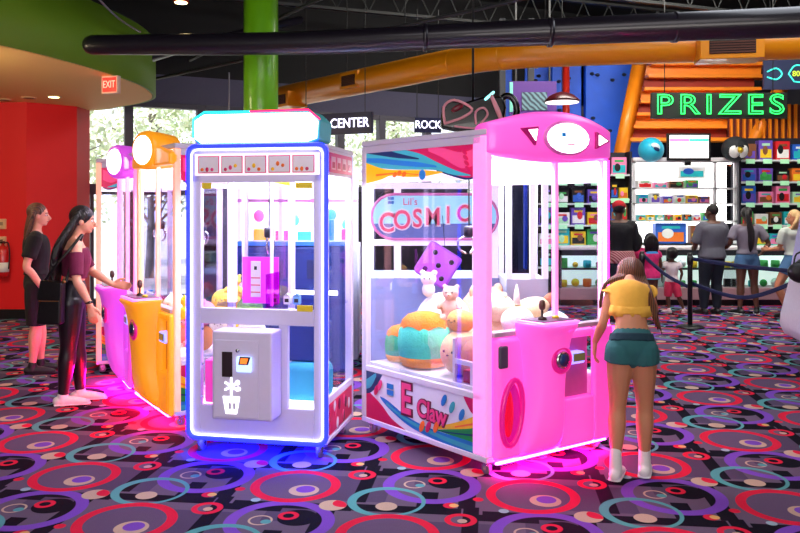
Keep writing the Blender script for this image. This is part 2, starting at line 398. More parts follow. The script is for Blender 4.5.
# soffit drum at upper left
pts = [(-9, 4), (-6, 5.2), (-4.5, 6.4), (-3.85, 7.56), (-3.56, 8.45), (-3.4, 9.3), (-3.34, 10.1), (-3.46, 10.95), (-3.72, 11.5), (-4.3, 12.1), (-5.3, 12.75), (-9, 13.6)]
P, _ = dense([(x, y, 0) for x, y in pts], [1] * len(pts), 6); poly = [(p.x, p.y) for p in P]
struct('ceiling_soffit', MB().prism(poly, 3.2, 3.25, 'Z'), mat('tan_soffit_paint', (244, 208, 120), .7, var=.02))
mb = MB(); vs = []; fs = []
Np = len(P)
for p in P: vs.append((p.x + .01, p.y, 3.205))
for p in P: vs.append((p.x + .01, p.y, 3.95))
for i in range(Np - 1): fs.append((i, i + 1, Np + i + 1, Np + i))
mb.add(vs, fs, True)
o = struct('ceiling_fascia', mb, mat('green_fascia_paint', (104, 146, 14), .6, var=.03)); sm = o.modifiers.new('s', 'SOLIDIFY'); sm.thickness = .04; sm.offset = 1
struct('ceiling_drum_top', MB().prism(poly, 3.95, 3.99, 'Z'), DARK)
for x, y, on, lab in ((-4.85, 11.0, 1, 'small lit round downlight set in the tan soffit'), (-5.25, 11.1, 0, 'unlit round downlight in the soffit beside the lit one'), (-5.7, 11.3, 0, 'unlit round downlight in the soffit near the left picture edge')):
    t = thing('downlight', lab, 'ceiling light', (x, y, 3.2))
    MB().lathe([(.10, 0), (.10, -.012), (.075, -.012)], n=20).build('trim_ring', mat('warm_white_trim', (210, 180, 130), .5), t)
    MB().lathe([(.07, -.004), (.07, -.016)], n=20).build('lens', glow('warm_lens', (255, 225, 160), 6) if on else mat('dull_lens', (120, 95, 60), .5), t)
# exit sign
t = thing('exit_sign', 'red lit exit sign hanging under the tan soffit', 'exit sign', W(111, 85, 9.3), R(-18))
MB().box(-.115, .115, -.03, .03, -.105, .105).build('housing', mat('white_sign_case', (225, 190, 170), .5), t, .006)
MB().box(-.095, .095, -.036, -.03, -.085, .085).build('red_face', glow('red_exit_face', (255, 24, 16), .9), t)
MB().text('EXIT', .12, upright(0, -.038, 0), .002, sx=.7).build('lettering', glow('exit_letters', (255, 150, 130), 1.2), t)
MB().box(-.02, .02, -.02, .02, .105, .16).build('mount', WHITE, t)
# fire extinguisher and wall boxes on the red wall
t = thing('fire_extinguisher', 'red fire extinguisher with white label on the red wall', 'fire extinguisher', (-5.82, 11.5, 0))
MB().lathe([(.005, .62), (.07, .63), (.085, .66), (.085, 1.0), (.06, 1.06), (.025, 1.09), (.02, 1.12)]).build('cylinder', mat('extinguisher_red', (190, 12, 14), .3, coat=.5), t)
MB().lathe([(.087, .70), (.087, .84)]).build('paper_label', mat('label_white', (220, 214, 205), .6), t)
MB().box(-.02, .02, -.05, .03, 1.12, 1.15).box(-.012, .012, -.10, -.02, 1.16, 1.175).build('valve_handle', BLACK, t)
MB().sweep([(.02, 0, 1.12), (.09, -.02, 1.12), (.115, -.03, .95), (.10, -.03, .75)], [.009] * 4, n=8).build('hose', RUBBER, t)
for z, lab in ((1.40, 'upper small cream control box on the red wall'), (1.14, 'lower small cream control box above the fire extinguisher')):
    t = thing('wall_control_box', lab, 'control box', (-5.88, 11.6, z))
    MB().box(-.07, .07, -.05, 0, -.075, .075).build('case', mat('cream_plastic', (214, 176, 130), .5), t, .008)
    MB().box(-.035, .035, -.056, -.05, -.02, .03).build('faceplate', mat('grey_plate', (150, 120, 90), .5), t)

# ------------------------------------------------------------------ ceiling steel and ducts
def joist(p0, p1, dep, lab):
    p0 = Vector(p0); p1 = Vector(p1); t = thing('roof_joist', lab, 'roof joist', p0, 0, 'open web roof joists'); d = p1 - p0; L_ = d.length; dn = d.normalized()
    sd = Vector((-dn.y, dn.x, 0)); up = Vector((0, 0, 1)); m_ = mat('joist_steel', (48, 50, 50), .6)
    for nm, z in (('top_chord', dep), ('bottom_chord', 0)): MB().obox(d / 2 + up * z, dn, sd, up, L_ / 2, .05, .025).build(nm, m_, t)
    mb = MB(); k = int(L_ / .6)
    for i in range(k):
        a = dn * (i * L_ / k); b = dn * ((i + .5) * L_ / k); c = dn * ((i + 1) * L_ / k)
        mb.sweep([a, b + up * dep], [.014, .014], n=6, k=1).sweep([b + up * dep, c], [.014, .014], n=6, k=1)
    mb.build('web', m_, t)
for i, (a, b) in enumerate((((-8, 6.5, 5.2), (8, 12.5, 5.2)), ((-8, 9.0, 5.2), (8, 15.0, 5.2)), ((-8, 11.5, 5.2), (8, 17.5, 5.2)), ((-8, 4.0, 5.2), (8, 10.0, 5.2)), ((-6, 14.6, 5.2), (8, 19.8 - 1, 5.2)))):
    joist(a, b, .6, 'dark steel open web roof joist crossing the black ceiling, %s' % ('second nearest', 'third nearest', 'second farthest', 'nearest', 'farthest')[i])
def pipe(name, lab, cat, pts, r, m_, k=4, n=20):
    o = MB().sweep(pts, [r] * len(pts), n=n, k=k).build(name, m_); return tag(o, lab, cat)
BD = mat('black_duct_paint', (26, 22, 32), .35, var=.15, scale=3, coat=.3)
t = thing('black_duct', 'long black round duct running across under the ceiling', 'duct', W(92, 45, 8.0))
a = W(92, 45, 8.0)
pp = [W(92, 45, 8.0), W(300, 43, 7.75), W(500, 34, 7.3), W(800, 22, 6.6), W(1000, 14, 6.2)]
MB().sweep([p - a for p in pp], [.10, .115, .12, .13, .13], n=20, k=5).build('duct_tube', BD, t)
for f in (.25, .5, .75):
    q = pp[1].lerp(pp[3], f) - a
    q = (W(300 + 500 * f, 43 - 21 * f, 7.75 - 1.15 * f) - a)
    MB().lathe([(.135, -.02), (.135, .02)], q, 20, 'X').build('seam_collar', BD, t)
pipe('ceiling_pipe', 'short thick dark pipe stub entering the green fascia', 'pipe', [W(136, 62, 10.3), W(190, 46, 11.5), W(300, 20, 14)], .07, BD)
pipe('ceiling_pipe', 'thin grey conduit hanging loosely over the green fascia', 'pipe', [W(95, -5, 8.5), W(118, 18, 8.9), W(140, 32, 9.6)], .012, mat('grey_conduit', (130, 125, 135), .4))
pipe('sprinkler_pipe', 'long thin dark sprinkler pipe crossing the ceiling', 'pipe', [W(150, 80, 12.5), W(420, 22, 10), W(560, -10, 9)], .025, mat('joist_steel', (48, 50, 50)))
pipe('sprinkler_pipe', 'dark sprinkler pipe seen left of the green column', 'pipe', [W(190, 60, 12), W(330, -6, 9)], .025, mat('joist_steel', (48, 50, 50)))
pipe('ceiling_drop_pipe', 'thin vertical grey drop pipe left of the green column', 'pipe', [W(229, 73, 12), W(229, 112, 12)], .012, mat('grey_conduit', (130, 125, 135)))
t = thing('ceiling_spotlight', 'small red ceiling lamp at the top left of the black ceiling', 'ceiling light', W(181, 2, 9))
MB().lathe([(.09, .0), (.07, .1), (.02, .12)]).build('shade', mat('lamp_red', (190, 30, 30), .4), t); MB().lathe([(.07, -.004), (.07, -.012)]).build('lens', glow('warm_lens', (255, 225, 160), 6), t)
# yellow duct
YD = mat('yellow_duct_paint', (255, 156, 0), .38, var=.05, scale=2, coat=.3)
yp = [Vector((-2.14, 14.2, 3.63)), Vector((-.2, 11.9, 3.63)), Vector((.75, 10.75, 3.63)), Vector((1.35, 10.25, 3.63)), Vector((2.2, 9.98, 3.63)), Vector((5.2, 9.45, 3.63)), Vector((7.5, 9.1, 3.63))]
t = thing('yellow_duct', 'long yellow round air duct hanging across the room', 'duct', yp[0])
MB().sweep([p - yp[0] for p in yp], [.20, .20, .19, .19, .19, .19, .19], n=24, k=6).build('duct_tube', YD, t)
for q, q2, r in ((yp[2], yp[1], .19), (yp[3], yp[2], .192), (Vector((1.75, 10.11, 3.63)), yp[4], .194), (yp[4] * .5 + yp[5] * .5, yp[5], .197), (Vector((6, 9.32, 3.63)), yp[6], .197)):
    d = (q2 - q).normalized(); MB().sweep([q - yp[0] - d * .02, q - yp[0] + d * .02], [r, r], n=24, k=1, cap=False).build('seam_collar', YD, t)
GR = mat('brown_grille', (96, 48, 26), .6)
for q, d, sz in ((W(293, 101, 13.8), (yp[1] - yp[0]).normalized(), .26), (W(362, 82, 12.5), (yp[1] - yp[0]).normalized(), .24), (W(727, 50, 9.5), Vector((1, -.17, 0)).normalized(), .36)):
    big = sz > .3; nrm = Vector((d.y, -d.x, 0)) if d.y * -1 else d; nrm = Vector((d.y, -d.x, 0)); nrm = -nrm if nrm.y > 0 else nrm
    c = q - yp[0]; up = Vector((0, 0, 1)); hz = .15 if big else .13
    v = MB().obox(c + nrm * .07, d, nrm, up, sz, .2, hz).build('vent_box', YD, t, .01)
    mb = MB().obox(c + nrm * .272, d, nrm, up, sz * .72, .006, hz * .62)
    g = mb.build('vent_grille', mat('dark_vent', (40, 24, 18), .7), v)
    mb = MB()
    for k in range(6): mb.obox(c + nrm * .282 + up * hz * (-.5 + k * .2), d, nrm, up, sz * .7, .006, .008)
    mb.build('louvre', GR, v)
for q in (W(347, 75, 12.8), W(405, 55, 11.4), W(545, 36, 10)): tag(MB().sweep([q, q + Vector((0, 0, 2.0))], [.008, .008], n=6, k=1).build('duct_hanger', BLACK), 'thin dark rod holding up the yellow duct', 'hanger rod', 'yellow duct hangers')
# green column
t = thing('green_column', 'round green steel column rising behind the white claw machine', 'column', (-1.63, 9.2, 0))
MB().lathe([(.2, .06), (.2, 6.0)], n=32).build('shaft', mat('green_column_paint', (112, 190, 14), .4, var=.05, scale=2, coat=.3), t); MB().lathe([(.25, 0), (.25, .06)], n=32).build('base_collar', DARK, t)
# hanging signs
NAVY = mat('navy_sign_panel', (22, 26, 66), .4)
def hang_sign(txt, c, wd, ht, rz, lab, size, sx=1, nm='hanging_sign'):
    t = thing(nm, lab, 'sign', c, rz)
    MB().box(-wd / 2, wd / 2, 0, .06, -ht / 2, ht / 2).build('panel', NAVY, t, .005)
    MB().text(txt, size, upright(0, -.006, 0), .004, sx=sx).build('lettering', glow('lit_white_lettering', (235, 230, 255), 2.2), t)
    for s in (-1, 1): MB().sweep([(s * wd * .4, .03, ht / 2), (s * wd * .4, .03, ht / 2 + 1.6)], [.006, .006], n=6, k=1).build('hanger', BLACK, t)
hang_sign('GAME CENTER', W(334, 124, 11.2), 1.2, .30, R(-24), 'navy hanging sign with lit white GAME CENTER lettering', .19, .88)
hang_sign('ROCK', W(428, 125, 11.6), .40, .22, R(8), 'small navy hanging sign with lit white ROCK lettering', .165, .85)

# ------------------------------------------------------------------ climbing structure, stairs, prize area backdrop
BLUE = mat('blue_climbing_panel', (18, 92, 226), .55, var=.35, scale=1.6, bump=.2)
def slab(px0, px1, y0, y1, Y, th=.2):
    a = W(px0, y1, Y); b = W(px1, y0, Y); return MB().box(a.x, b.x, Y, Y + th, a.z, b.z)
t = thing('climbing_wall', 'bright blue climbing wall with dark hand holds behind the pink machine', 'climbing wall', (2.6, 16.5, 0))
a = Vector((2.6, 16.5, 0))
mb = MB(); 
for i, (x0, x1, yy) in enumerate(((-.75, -.2, .3), (.1, .62, .5), (.62, 1.25, .15), (1.3, 2.5, .0))): mb.box(x0, x1, yy, yy + .2, 0.3, 5.6)
mb.build('panel', BLUE, t, .02)
rnd = random.Random(5)
for k in range(22):
    x, yy = rnd.choice([(rnd.uniform(.15, .55), .5), (rnd.uniform(.7, 1.2), .15), (rnd.uniform(1.4, 2.4), 0), (rnd.uniform(1.4, 2.4), 0)])
    MB().ell((x, yy - .02, rnd.uniform(2.3, 4.9)), (.05, .04, .035), n=8, m=6).build('hand_hold', mat('dark_hold', (14, 26, 60), .6), t)
t = thing('climbing_tower_frame', 'dark steel tower frame left of the blue climbing wall', 'tower frame', (2.3, 15.6, 0))
for x in (-.32, .25, ): MB().box(x, x + .12, .0, .12, 0, 5.4).build('post', mat('charcoal_steel', (40, 42, 52), .5), t)
MB().box(-.3, .3, .0, .1, 3.0, 3.15).build('crossbar', mat('charcoal_steel', (40, 42, 52), .5), t)
tag(MB().lathe([(.07, 0), (.07, 5.2)], (3.3, 15.6, 0), 16).build('red_pole', mat('dark_red_post', (176, 30, 14), .4)), 'dark red steel pole in front of the blue climbing wall', 'pole')
t = thing('purple_banner_board', 'purple board with a dark picture above the pink machine', 'board', W(533, 98, 14))
MB().box(-.42, .42, 0, .05, -.3, .3).build('board', mat('purple_board', (80, 30, 130), .5), t)
MB().box(-.2, .25, -.02, 0, -.22, .1).build('picture', striped('dark_picture', (30, 40, 60), (110, 150, 160), 6, 'DIAGONAL', .5, 0), t)
MB().box(-.42, -.36, -.02, 0, -.25, .28).build('ticket_strip', mat('seafoam_strip', (120, 210, 190), .5), t)
for s in (-1, 1): MB().box(s * .3 - .015, s * .3 + .015, .01, .04, .3, 2.3).build('hanger', BLACK, t)
t = thing('pendant_lamp', 'dark red dome pendant lamp with a white underside', 'pendant lamp', W(562, 102, 11.5))
MB().lathe([(.26, 0), (.25, .03), (.17, .10), (.06, .14), (.02, .15)], n=28).build('shade', mat('dark_red_enamel', (70, 12, 20), .3), t)
MB().lathe([(.24, -.002), (.24, -.012)], n=28).build('diffuser', glow('soft_white_diffuser', (255, 235, 235), 1.6), t)
MB().sweep([(0, 0, .15), (0, 0, 2.4)], [.006, .006], n=6, k=1).build('cord', BLACK, t)
# big black-and-pink toy shape above the pink machine
t = thing('arcade_motorcycle', 'black motorcycle shaped display with pink outlines above the large pink machine', 'motorcycle display', W(473, 113, 8.2))
BK = mat('gloss_black_fairing', (12, 10, 14), .25, coat=.4); PKL = mat('pink_outline', (224, 150, 160), .4)
MB().prism([(-.34, -.16), (-.33, .05), (-.26, .14), (-.1, .10), (.1, .16), (.3, .17), (.34, .05), (.3, -.14), (.1, -.19), (-.2, -.19)], -.09, .09).build('fairing', BK, t, .03)
MB().sweep([(-.3, -.11, -.12), (-.31, -.11, .05), (-.2, -.11, .12), (-.02, -.11, .03), (-.12, -.11, -.06), (-.3, -.11, -.12)], [.014] * 6, n=8).build('pink_trim', PKL, t)
MB().sweep([(.02, -.11, -.12), (.02, -.11, .0), (.1, -.11, .04), (.14, -.11, -.03), (.07, -.11, -.12)], [.012] * 5, n=8).build('pink_trim', PKL, t)
MB().sweep([(.18, -.11, .16), (.25, -.11, .0), (.3, -.11, -.14)], [.018, .026, .014], n=8).build('pink_trim', PKL, t)
MB().ell((-.17, -.1, .04), (.07, .02, .03), (0, -.5, 0)).build('head_lamp', mat('dark_red_lens', (110, 24, 40), .3), t)
MB().sweep([(.12, -.1, .13), (.2, -.11, .2)], [.014, .014], n=8).build('visor_strip', glow('cyan_strip', (150, 250, 250), 1.2), t)
MB().sweep([(.36 + .10 * math.cos(k * .628), 0, .02 + .16 * math.sin(k * .628)) for k in range(10)], [.035] * 10, n=10, closed=True).build('wheel', BK, t)
MB().sweep([(-.2, -.115, -.15), (0, -.115, -.17), (.2, -.115, -.16)], [.010] * 3, n=8).build('pink_trim', PKL, t)
MB().lathe([(.012, 0), (.012, 3)], (0, 0, .1), 10).build('hanger', BLACK, t)
# orange stairs
ORG = mat('orange_painted_steel', (250, 140, 20), .45, var=.05, coat=.2); DRED = mat('deep_red_riser', (150, 36, 8), .6)
t = thing('staircase', 'orange open staircase seen from below over the prize counter', 'staircase', (4.4, 15.6, 0))
def q(px, py, Y): return W(px, py, Y) - Vector((4.4, 15.6, 0))
for k in range(7):
    f = k / 6; y = 64 + 76 * f; Y = 15.9 - .2 * k * .6; xl = 652 - 22 * f; xr = 776 - 42 * f
    a, b = q(xl, y, Y), q(xr, y, Y)
    MB().box(a.x, b.x, a.y, a.y + .34, a.z - .02, a.z + .05).build('tread', ORG, t, .01)
    MB().box(a.x + .02, b.x - .02, a.y + .3, a.y + .33, a.z + .05, a.z + .27).build('riser', ORG if k % 2 else DRED, t)
for (x0, x1) in ((636, 612), (792, 738)):
    a, b = q(x0 + 6, 52, 15.9), q(x1 + 8, 160, 15.0)
    MB().sweep([a, b], [(.16, .05), (.16, .05)], side=(1, .3, 0), n=4, k=1, cap=False).build('stringer', ORG, t)
t = thing('wooden_slat_screen', 'orange vertical slat railing above the right prize shelves', 'slat screen', W(776, 130, 15.2))
MB().box(-.9, 1.2, .06, .1, -.7, .5).build('backing', mat('dark_red_backing', (92, 18, 8), .7), t)
for k in range(17): MB().box(-.88 + k * .125, -.845 + k * .125, -.02, .05, -.7, .5).build('slat', ORG, t)
# neon sign
t = thing('prizes_neon_sign', 'green neon PRIZES sign hanging in front of the orange stairs', 'neon sign', W(719.5, 105.5, 13.0))
MB().box(-1.13, 1.13, 0, .06, -.215, .215).build('backing_board', mat('dark_green_board', (3, 14, 8), .5), t, .01)
GN = glow('green_neon', (36, 216, 84), 2.6)
MB().text('PRIZES', .46, upright(0, -.03, -.0), outline=.009, sx=1.25, spc=1.3).build('neon_lettering', GN, t)
for s in (-1, 1): MB().sweep([(s * .9, .03, .2), (s * .9, .03, 2.68)], [.008, .008], n=6, k=1).build('hanger', BLACK, t)
t = thing('neon_fish_board', 'dark blue board with teal outlined shapes at the upper right', 'board', W(787, 74, 14.2))
MB().box(-.42, .8, 0, .05, -.28, .28).build('board', mat('slate_board', (44, 50, 84), .5), t)
TL = glow('teal_neon', (60, 210, 190), 1.0)
MB().sweep([(.02, -.02, 0), (.12, -.02, .14), (.26, -.02, .14), (.36, -.02, 0), (.26, -.02, -.14), (.12, -.02, -.14)], [.014] * 6, n=8, closed=True).build('teal_outline', TL, t)
MB().sweep([(-.36, -.02, .04), (-.2, -.02, .1), (-.1, -.02, 0), (-.2, -.02, -.1), (-.36, -.02, -.06)], [.014] * 5, n=8).build('teal_outline', TL, t)
MB().text('800', .14, upright(.19, -.02, 0), .003).build('lettering', glow('lime_lettering', (190, 220, 60), 1), t)
for s in (-.3, .6): MB().box(s - .01, s + .01, .01, .03, .28, 1.6).build('hanger', BLACK, t)
# ------------------------------------------------------------------ claw machines
FRAME = mat('lilac_white_frame', (222, 212, 226), .4, var=.02)
DECK = mat('white_prize_deck', (235, 232, 236), .5)
def caster(parent, x, y, r=.035):
    mb = MB().lathe([(r * .5, -.014), (r, -.014), (r, .014), (r * .5, .014)], (x, y, r), 16, 'X')
    c = mb.build('caster', mat('grey_wheel', (120, 116, 124), .5), parent)
    MB().box(x - .022, x + .022, y - .02, y + .02, r * 1.5, .085).box(x + .016, x + .021, y - .014, y + .014, r * .7, .08).box(x - .021, x - .016, y - .014, y + .014, r * .7, .08).build('caster_fork', CHROME, c)
def claw(parent, x, y, ztop, zclaw, xf=None, r=.07, w=.9, d=.7):
    """gantry rail, carriage, cable and three pronged claw"""
    DK = mat('dark_claw_metal', (60, 60, 70), .35, .7)
    MB(xf).box(.06, w - .06, y - .02, y + .02, ztop - .06, ztop - .03).build('gantry_rail', CHROME, parent)
    MB(xf).box(x - .07, x + .07, y - .07, y + .07, ztop - .14, ztop - .06).build('carriage', mat('pale_carriage', (190, 190, 195), .5), parent, .01)
    MB(xf).sweep([(x, y, ztop - .12), (x, y, zclaw + .06)], [.005, .005], n=6, k=1).build('cable', BLACK, parent)
    h = MB(xf).lathe([(.02, .07), (.035, .06), (.035, .0), (.02, -.01)], (x, y, zclaw), 16).build('claw_hub', DK, parent)
    for k in range(3):
        a = k * 2.09 + .4; c, s_ = math.cos(a), math.sin(a)
        MB(xf).sweep([(x + c * .02, y + s_ * .02, zclaw), (x + c * r, y + s_ * r, zclaw - .03), (x + c * r * .9, y + s_ * r * .9, zclaw - .09), (x + c * r * .3, y + s_ * r * .3, zclaw - .12)], [.007] * 4, n=6).build('claw_prong', CHROME, h)
def swirl(mb, pl, u0, u1, z0, z1, bands, off=-.001):
    """flat printed bands of colour over a panel: each band is a colour and (run, low, high) stations"""
    for k, (c, st) in enumerate(bands):
        mb.use(c); P_, Q_ = dense([(q[0], 0, 0) for q in st], [(max(q[1], 0) + .001, q[2] + .002) for q in st], 5)
        d = pl + off * (1 + k * .5); vs = []
        for p, q in zip(P_, Q_):
            y = u0 + (u1 - u0) * min(1, max(0, p.x)); lo, hi = min(q), max(q)
            vs += [(d, y, z0 + (z1 - z0) * max(0, lo - .001)), (d, y, z0 + (z1 - z0) * min(1, hi))]
        mb.add(vs, [(2 * i, 2 * i + 1, 2 * i + 3, 2 * i + 2) for i in range(len(P_) - 1)])
    return mb
def cm(n, c): return mat('print_' + n, c, .4, var=.04)
CR, CB, CY, CT, CG, CN, CP, CO, CW = (cm('crimson', (206, 22, 84)), cm('blue', (30, 120, 196)), cm('yellow', (248, 186, 16)), cm('teal', (60, 168, 186)), cm('green', (30, 140, 60)),
                                   cm('navy', (16, 44, 96)), cm('pink', (240, 70, 130)), cm('orange', (245, 110, 30)), cm('white', (232, 226, 240)))
HP = [mat('backlit_print_%d' % i, c, .4, 0, c, .35, var=.04) for i, c in enumerate(((206, 22, 84), (240, 70, 130), (16, 44, 96), (60, 168, 186), (30, 120, 196), (248, 186, 16), (245, 110, 30)))]
PR = (CR, CP, CN, CT, CB, CY, CO)
def eclaw(label, origin, rz, w, d, body, floor_fill, post, shear=0, marquee='arch', led_st=6, deck=.5, group=None, light=8, cons=True, drum_rot=0, art=True, cf=(.36, .72), mz=2.10, nearpost=.05):
    xf = lambda v: Vector((v.x + shear * v.y, v.y, v.z))
    t = thing('claw_machine', label, 'claw machine', origin, rz, group)
    zb, zg, zt, H = .085, .88, 1.97, 2.13
    B = lambda: MB(xf)
    # base rails, floor pan and solid lower panels
    B().box(0, w, 0, d, zb, .12).build('base_tray', FRAME, t, .006)
    B().box(.05, w - .05, .05, d - .03, .12, deck).build('lower_cabinet', FRAME, t)
    B().box(.04, w - .04, .04, d - .04, deck, deck + .02).build('prize_deck', DECK, t)
    for x, y, m_ in ((0, 0, post), (w - .05, 0, post), (0, d - .05, FRAME), (w - .05, d - .05, FRAME)):
        B().box(x, x + .05, y, y + (nearpost if x == 0 and y == 0 else .05), .12, H - .04).build('corner_post', m_, t, .01)
    for x in (0, w - .035): B().box(x, x + .035, .05, d - .05, deck - .04, deck).build('side_rail', FRAME, t, .004)
    for x in (0, w - .035): B().box(x, x + .035, .05, d - .05, H - .09, H - .04).build('top_rail', FRAME, t, .004)
    B().box(0, w, 0, d, H - .04, H).build('roof', FRAME, t, .01)
    B().box(.1, w - .1, .1, d - .1, H - .065, H - .045).build('ceiling_light', glow('claw_ceiling_led_%g' % light, (255, 250, 252), light), t)
    B().box(.05, w - .05, d - .04, d - .03, deck, H - .06).build('back_glass', GLASS, t)
    for x in (.012, w - .022): B().box(x, x + .01, .05, d - .05, deck, H - .09).build('side_glass', GLASS, t)
    mid = w * .55
    for a, b in ((.05, mid - .012), (mid + .012, w - .05)): B().box(a, b, .01, .018, zg, zt).build('front_glass', GLASS, t)
    B().box(mid - .014, mid + .014, 0, .03, zg, zt).build('door_divider', post, t)
    # printed side panels
    for sx in (0, 1):
        CR, CP, CN, CT, CB, CY, CO = PR
        pl = .02 if sx == 0 else w - .02; sg = -1 if sx == 0 else 1
        mb = B(); mb.use(CW).box(min(pl, pl + sg * .012), max(pl, pl + sg * .012), .05, d - .05, .12, deck - .04)
        e = pl + sg * .012
        swirl(mb, e, .05, d - .05, .12, deck - .04, [(CR, [(.62, 0, .0), (.75, 0, .14), (.85, 0, .36), (1, 0, .60)]), (CN, [(.84, .98, 1), (.90, .70, 1), (.95, .56, 1), (1, .50, 1)]), (CT, [(.90, .92, 1), (.95, .68, .9), (1, .60, .8)]),
            (CB, [(0, 0, .24), (.2, 0, .2), (.4, .02, .2), (.6, .12, .28), (.78, .34, .48), (.86, .50, .53)]), (CT, [(0, .02, .12), (.3, .06, .14), (.6, .18, .24), (.8, .40, .44)]), (CG, [(0, .20, .52), (.1, .2, .42), (.22, .2, .32), (.34, .2, .22)]),
            (CN, [(0, .34, .38), (.12, .28, .31), (.3, .2, .22)]), (CY, [(0, .52, .78), (.1, .42, .60), (.22, .32, .43), (.36, .22, .27)]), (CO, [(0, .58, .62), (.2, .36, .39)]), (CR, [(0, .78, 1), (.06, .72, 1), (.10, .84, 1), (.13, .98, 1)])], off=sg * .0006)
        if art and sx == 0:
            e2 = e + sg * .004
            MT = Matrix.Translation((e2, d * .56, .335)) @ Matrix.Rotation(R(-90), 4, 'Z') @ Matrix.Rotation(R(90), 4, 'X')
            mb.use(cm('dark_plum', (110, 20, 60))).text('E', .30, Matrix.Translation((0, .10 * 0, 0)) @ Matrix.Translation((e2, d * .60, .325)) @ Matrix.Rotation(R(-90), 4, 'Z') @ Matrix.Rotation(R(90), 4, 'X'), .003, sx=.8, squash=.016)
            mb.use(CP).text('E', .285, Matrix.Translation((e2 - .004, d * .60, .328)) @ Matrix.Rotation(R(-90), 4, 'Z') @ Matrix.Rotation(R(90), 4, 'X'), .003, sx=.78, squash=.006)
            mb.use(cm('dark_plum', (110, 20, 60))).text('Claw', .165, Matrix.Translation((e2, d * .395, .29)) @ Matrix.Rotation(R(-90), 4, 'Z') @ Matrix.Rotation(R(90), 4, 'X') @ Matrix.Rotation(R(-4), 4, 'Z'), .003, sx=.85, squash=.012)
            mb.use(CP).text('Claw', .165, Matrix.Translation((e2 - .004, d * .395, .293)) @ Matrix.Rotation(R(-90), 4, 'Z') @ Matrix.Rotation(R(90), 4, 'X') @ Matrix.Rotation(R(-4), 4, 'Z'), .003, sx=.85, squash=.003)
            mb.use(CB)
            for zz in (.33, .375): mb.box(e2 - .004, e2, d * .71, d * .765, zz, zz + .035)
            for (y0, z0, m_) in ((d * .30, .40, CB), (d * .24, .37, CT), (d * .17, .34, CB), (d * .47, .185, CO), (d * .42, .195, CR), (d * .36, .21, CO), (d * .83, .38, CP), (d * .86, .34, CR)):
                mb.use(m_).ell((e2 - .003, y0, z0), (.003, .022, .045), (R(28), 0, 0), 12, 6)
        mb.build('base_art_panel', None, t)
        mb = B(); z0, z1 = H - .31, H - .06; gx = .010 if sx == 0 else w - .010
        yy = d - .05
        CR, CP, CN, CT, CB, CY, CO = HP
        swirl(mb, gx, .05, yy, z0, z1, [(glow('lit_header_white', (250, 232, 240), .5), [(0, 0, 1), (1, 0, 1)]), (CR, [(0, .14, 1), (.1, .05, 1), (.2, .12, 1), (.35, .42, 1), (.5, .62, 1), (.65, .80, 1), (.82, .97, 1)]), (CP, [(.02, .4, .8), (.15, .3, .7), (.3, .6, .85), (.42, .8, .9)]),
            (CN, [(.02, .08, .12), (.1, .0, .05), (.2, .08, .13), (.35, .26, .3)]), (CT, [(.08, .10, .12), (.2, .13, .26), (.35, .28, .50), (.5, .32, .76), (.7, .36, .94), (.85, .42, 1), (1, .5, 1)]), (CB, [(.35, .36, .4), (.5, .4, .52), (.7, .48, .62), (.85, .56, .7), (1, .62, .74)]),
            (CN, [(.5, .6, .63), (.7, .68, .82), (.85, .78, .98), (1, .88, 1)]), (CY, [(.3, .21, .23), (.45, .14, .3), (.6, .14, .33), (.75, .2, .36), (.85, .1, .42), (1, 0, .6)]), (CO, [(.5, .18, .2), (.7, .24, .27), (.9, .2, .26)])], off=sg * .0008)
        if sx == 0:
            for k in range(3): mb.use(CO).ell((gx - .006, d * .62 + k * .05, z0 + .055 + .01 * (k % 2)), (.002, .026, .018), (R(-20), 0, 0), 12, 6)
            mb.use(CB).ell((gx - .006, d * .47, z0 + .045), (.002, .035, .035), (0, 0, 0), 14, 6)
            mb.use(CR)
            for k in range(4): mb.ell((gx - .006, d * .13 + .01 * k, z0 + .07 + .035 * k), (.002, .028, .014), (R(30), 0, 0), 12, 6)
        mb.build('header_art_panel', None, t)
    # moulded front
    if cons:
        al = cf[1] + .02; ar = min(.95, al + .30)
        B().box(.05, w * al, -.045, .05, zb, zg - .03).build('front_moulding', body, t, .04, 4)
        B().box(w * ar, w, -.045, .0, zb, zg - .03).build('front_moulding', body, t, .02, 3)
        B().box(w * al, w * ar, -.045, .03, zb, .40).build('front_moulding', body, t, .02)
        B().box(w * al, w * ar, -.045, .03, .79, zg - .03).build('front_moulding', body, t, .02)
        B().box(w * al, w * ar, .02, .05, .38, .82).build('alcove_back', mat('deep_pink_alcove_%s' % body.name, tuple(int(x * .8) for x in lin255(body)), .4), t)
        B().box(.05, w - .05, -.02, .05, zg - .03, zg).build('glass_sill', mat('pale_metal_sill', (200, 190, 200), .35, .4), t, .005)
        prof = [(0, .93), (-.21, .93), (-.225, .90), (-.19, .85), (-.165, .7), (-.15, .5), (-.13, .3), (-.085, .16), (-.03, .1), (0, zb)]
        pp, _ = dense([(0, a, b) for a, b in prof], [1] * len(prof), 3)
        prof2 = [(p.y, p.z) for p in pp]
        c0, c1 = w * cf[0], w * cf[1]; al = cf[1] + .02; ar = min(.95, al + .30)
        mb = B(); nn = len(prof2); rows = []
        for f, sc in ((0, 0.0), (.04, .55), (.1, .85), (.2, 1), (.8, 1), (.9, .85), (.96, .55), (1, 0.0)):
            for (a, b) in prof2: 
                flare = 1.12 - .26 * math.sin(min(1, max(0, (.93 - b) / .8)) * math.pi) ** 1.5 * (1 if b < .90 else 0)
                x = (c0 + c1) / 2 + (f - .5) * (c1 - c0) * flare
                rows.append((x, -.02 + a * sc if a < 0 else a, b))
        fs = []
        for k in range(7):
            for i in range(nn - 1): fs.append((k * nn + i, k * nn + i + 1, (k + 1) * nn + i + 1, (k + 1) * nn + i))
        mb.add(rows, [f_[::-1] for f_ in fs], True).build('console', body, t)
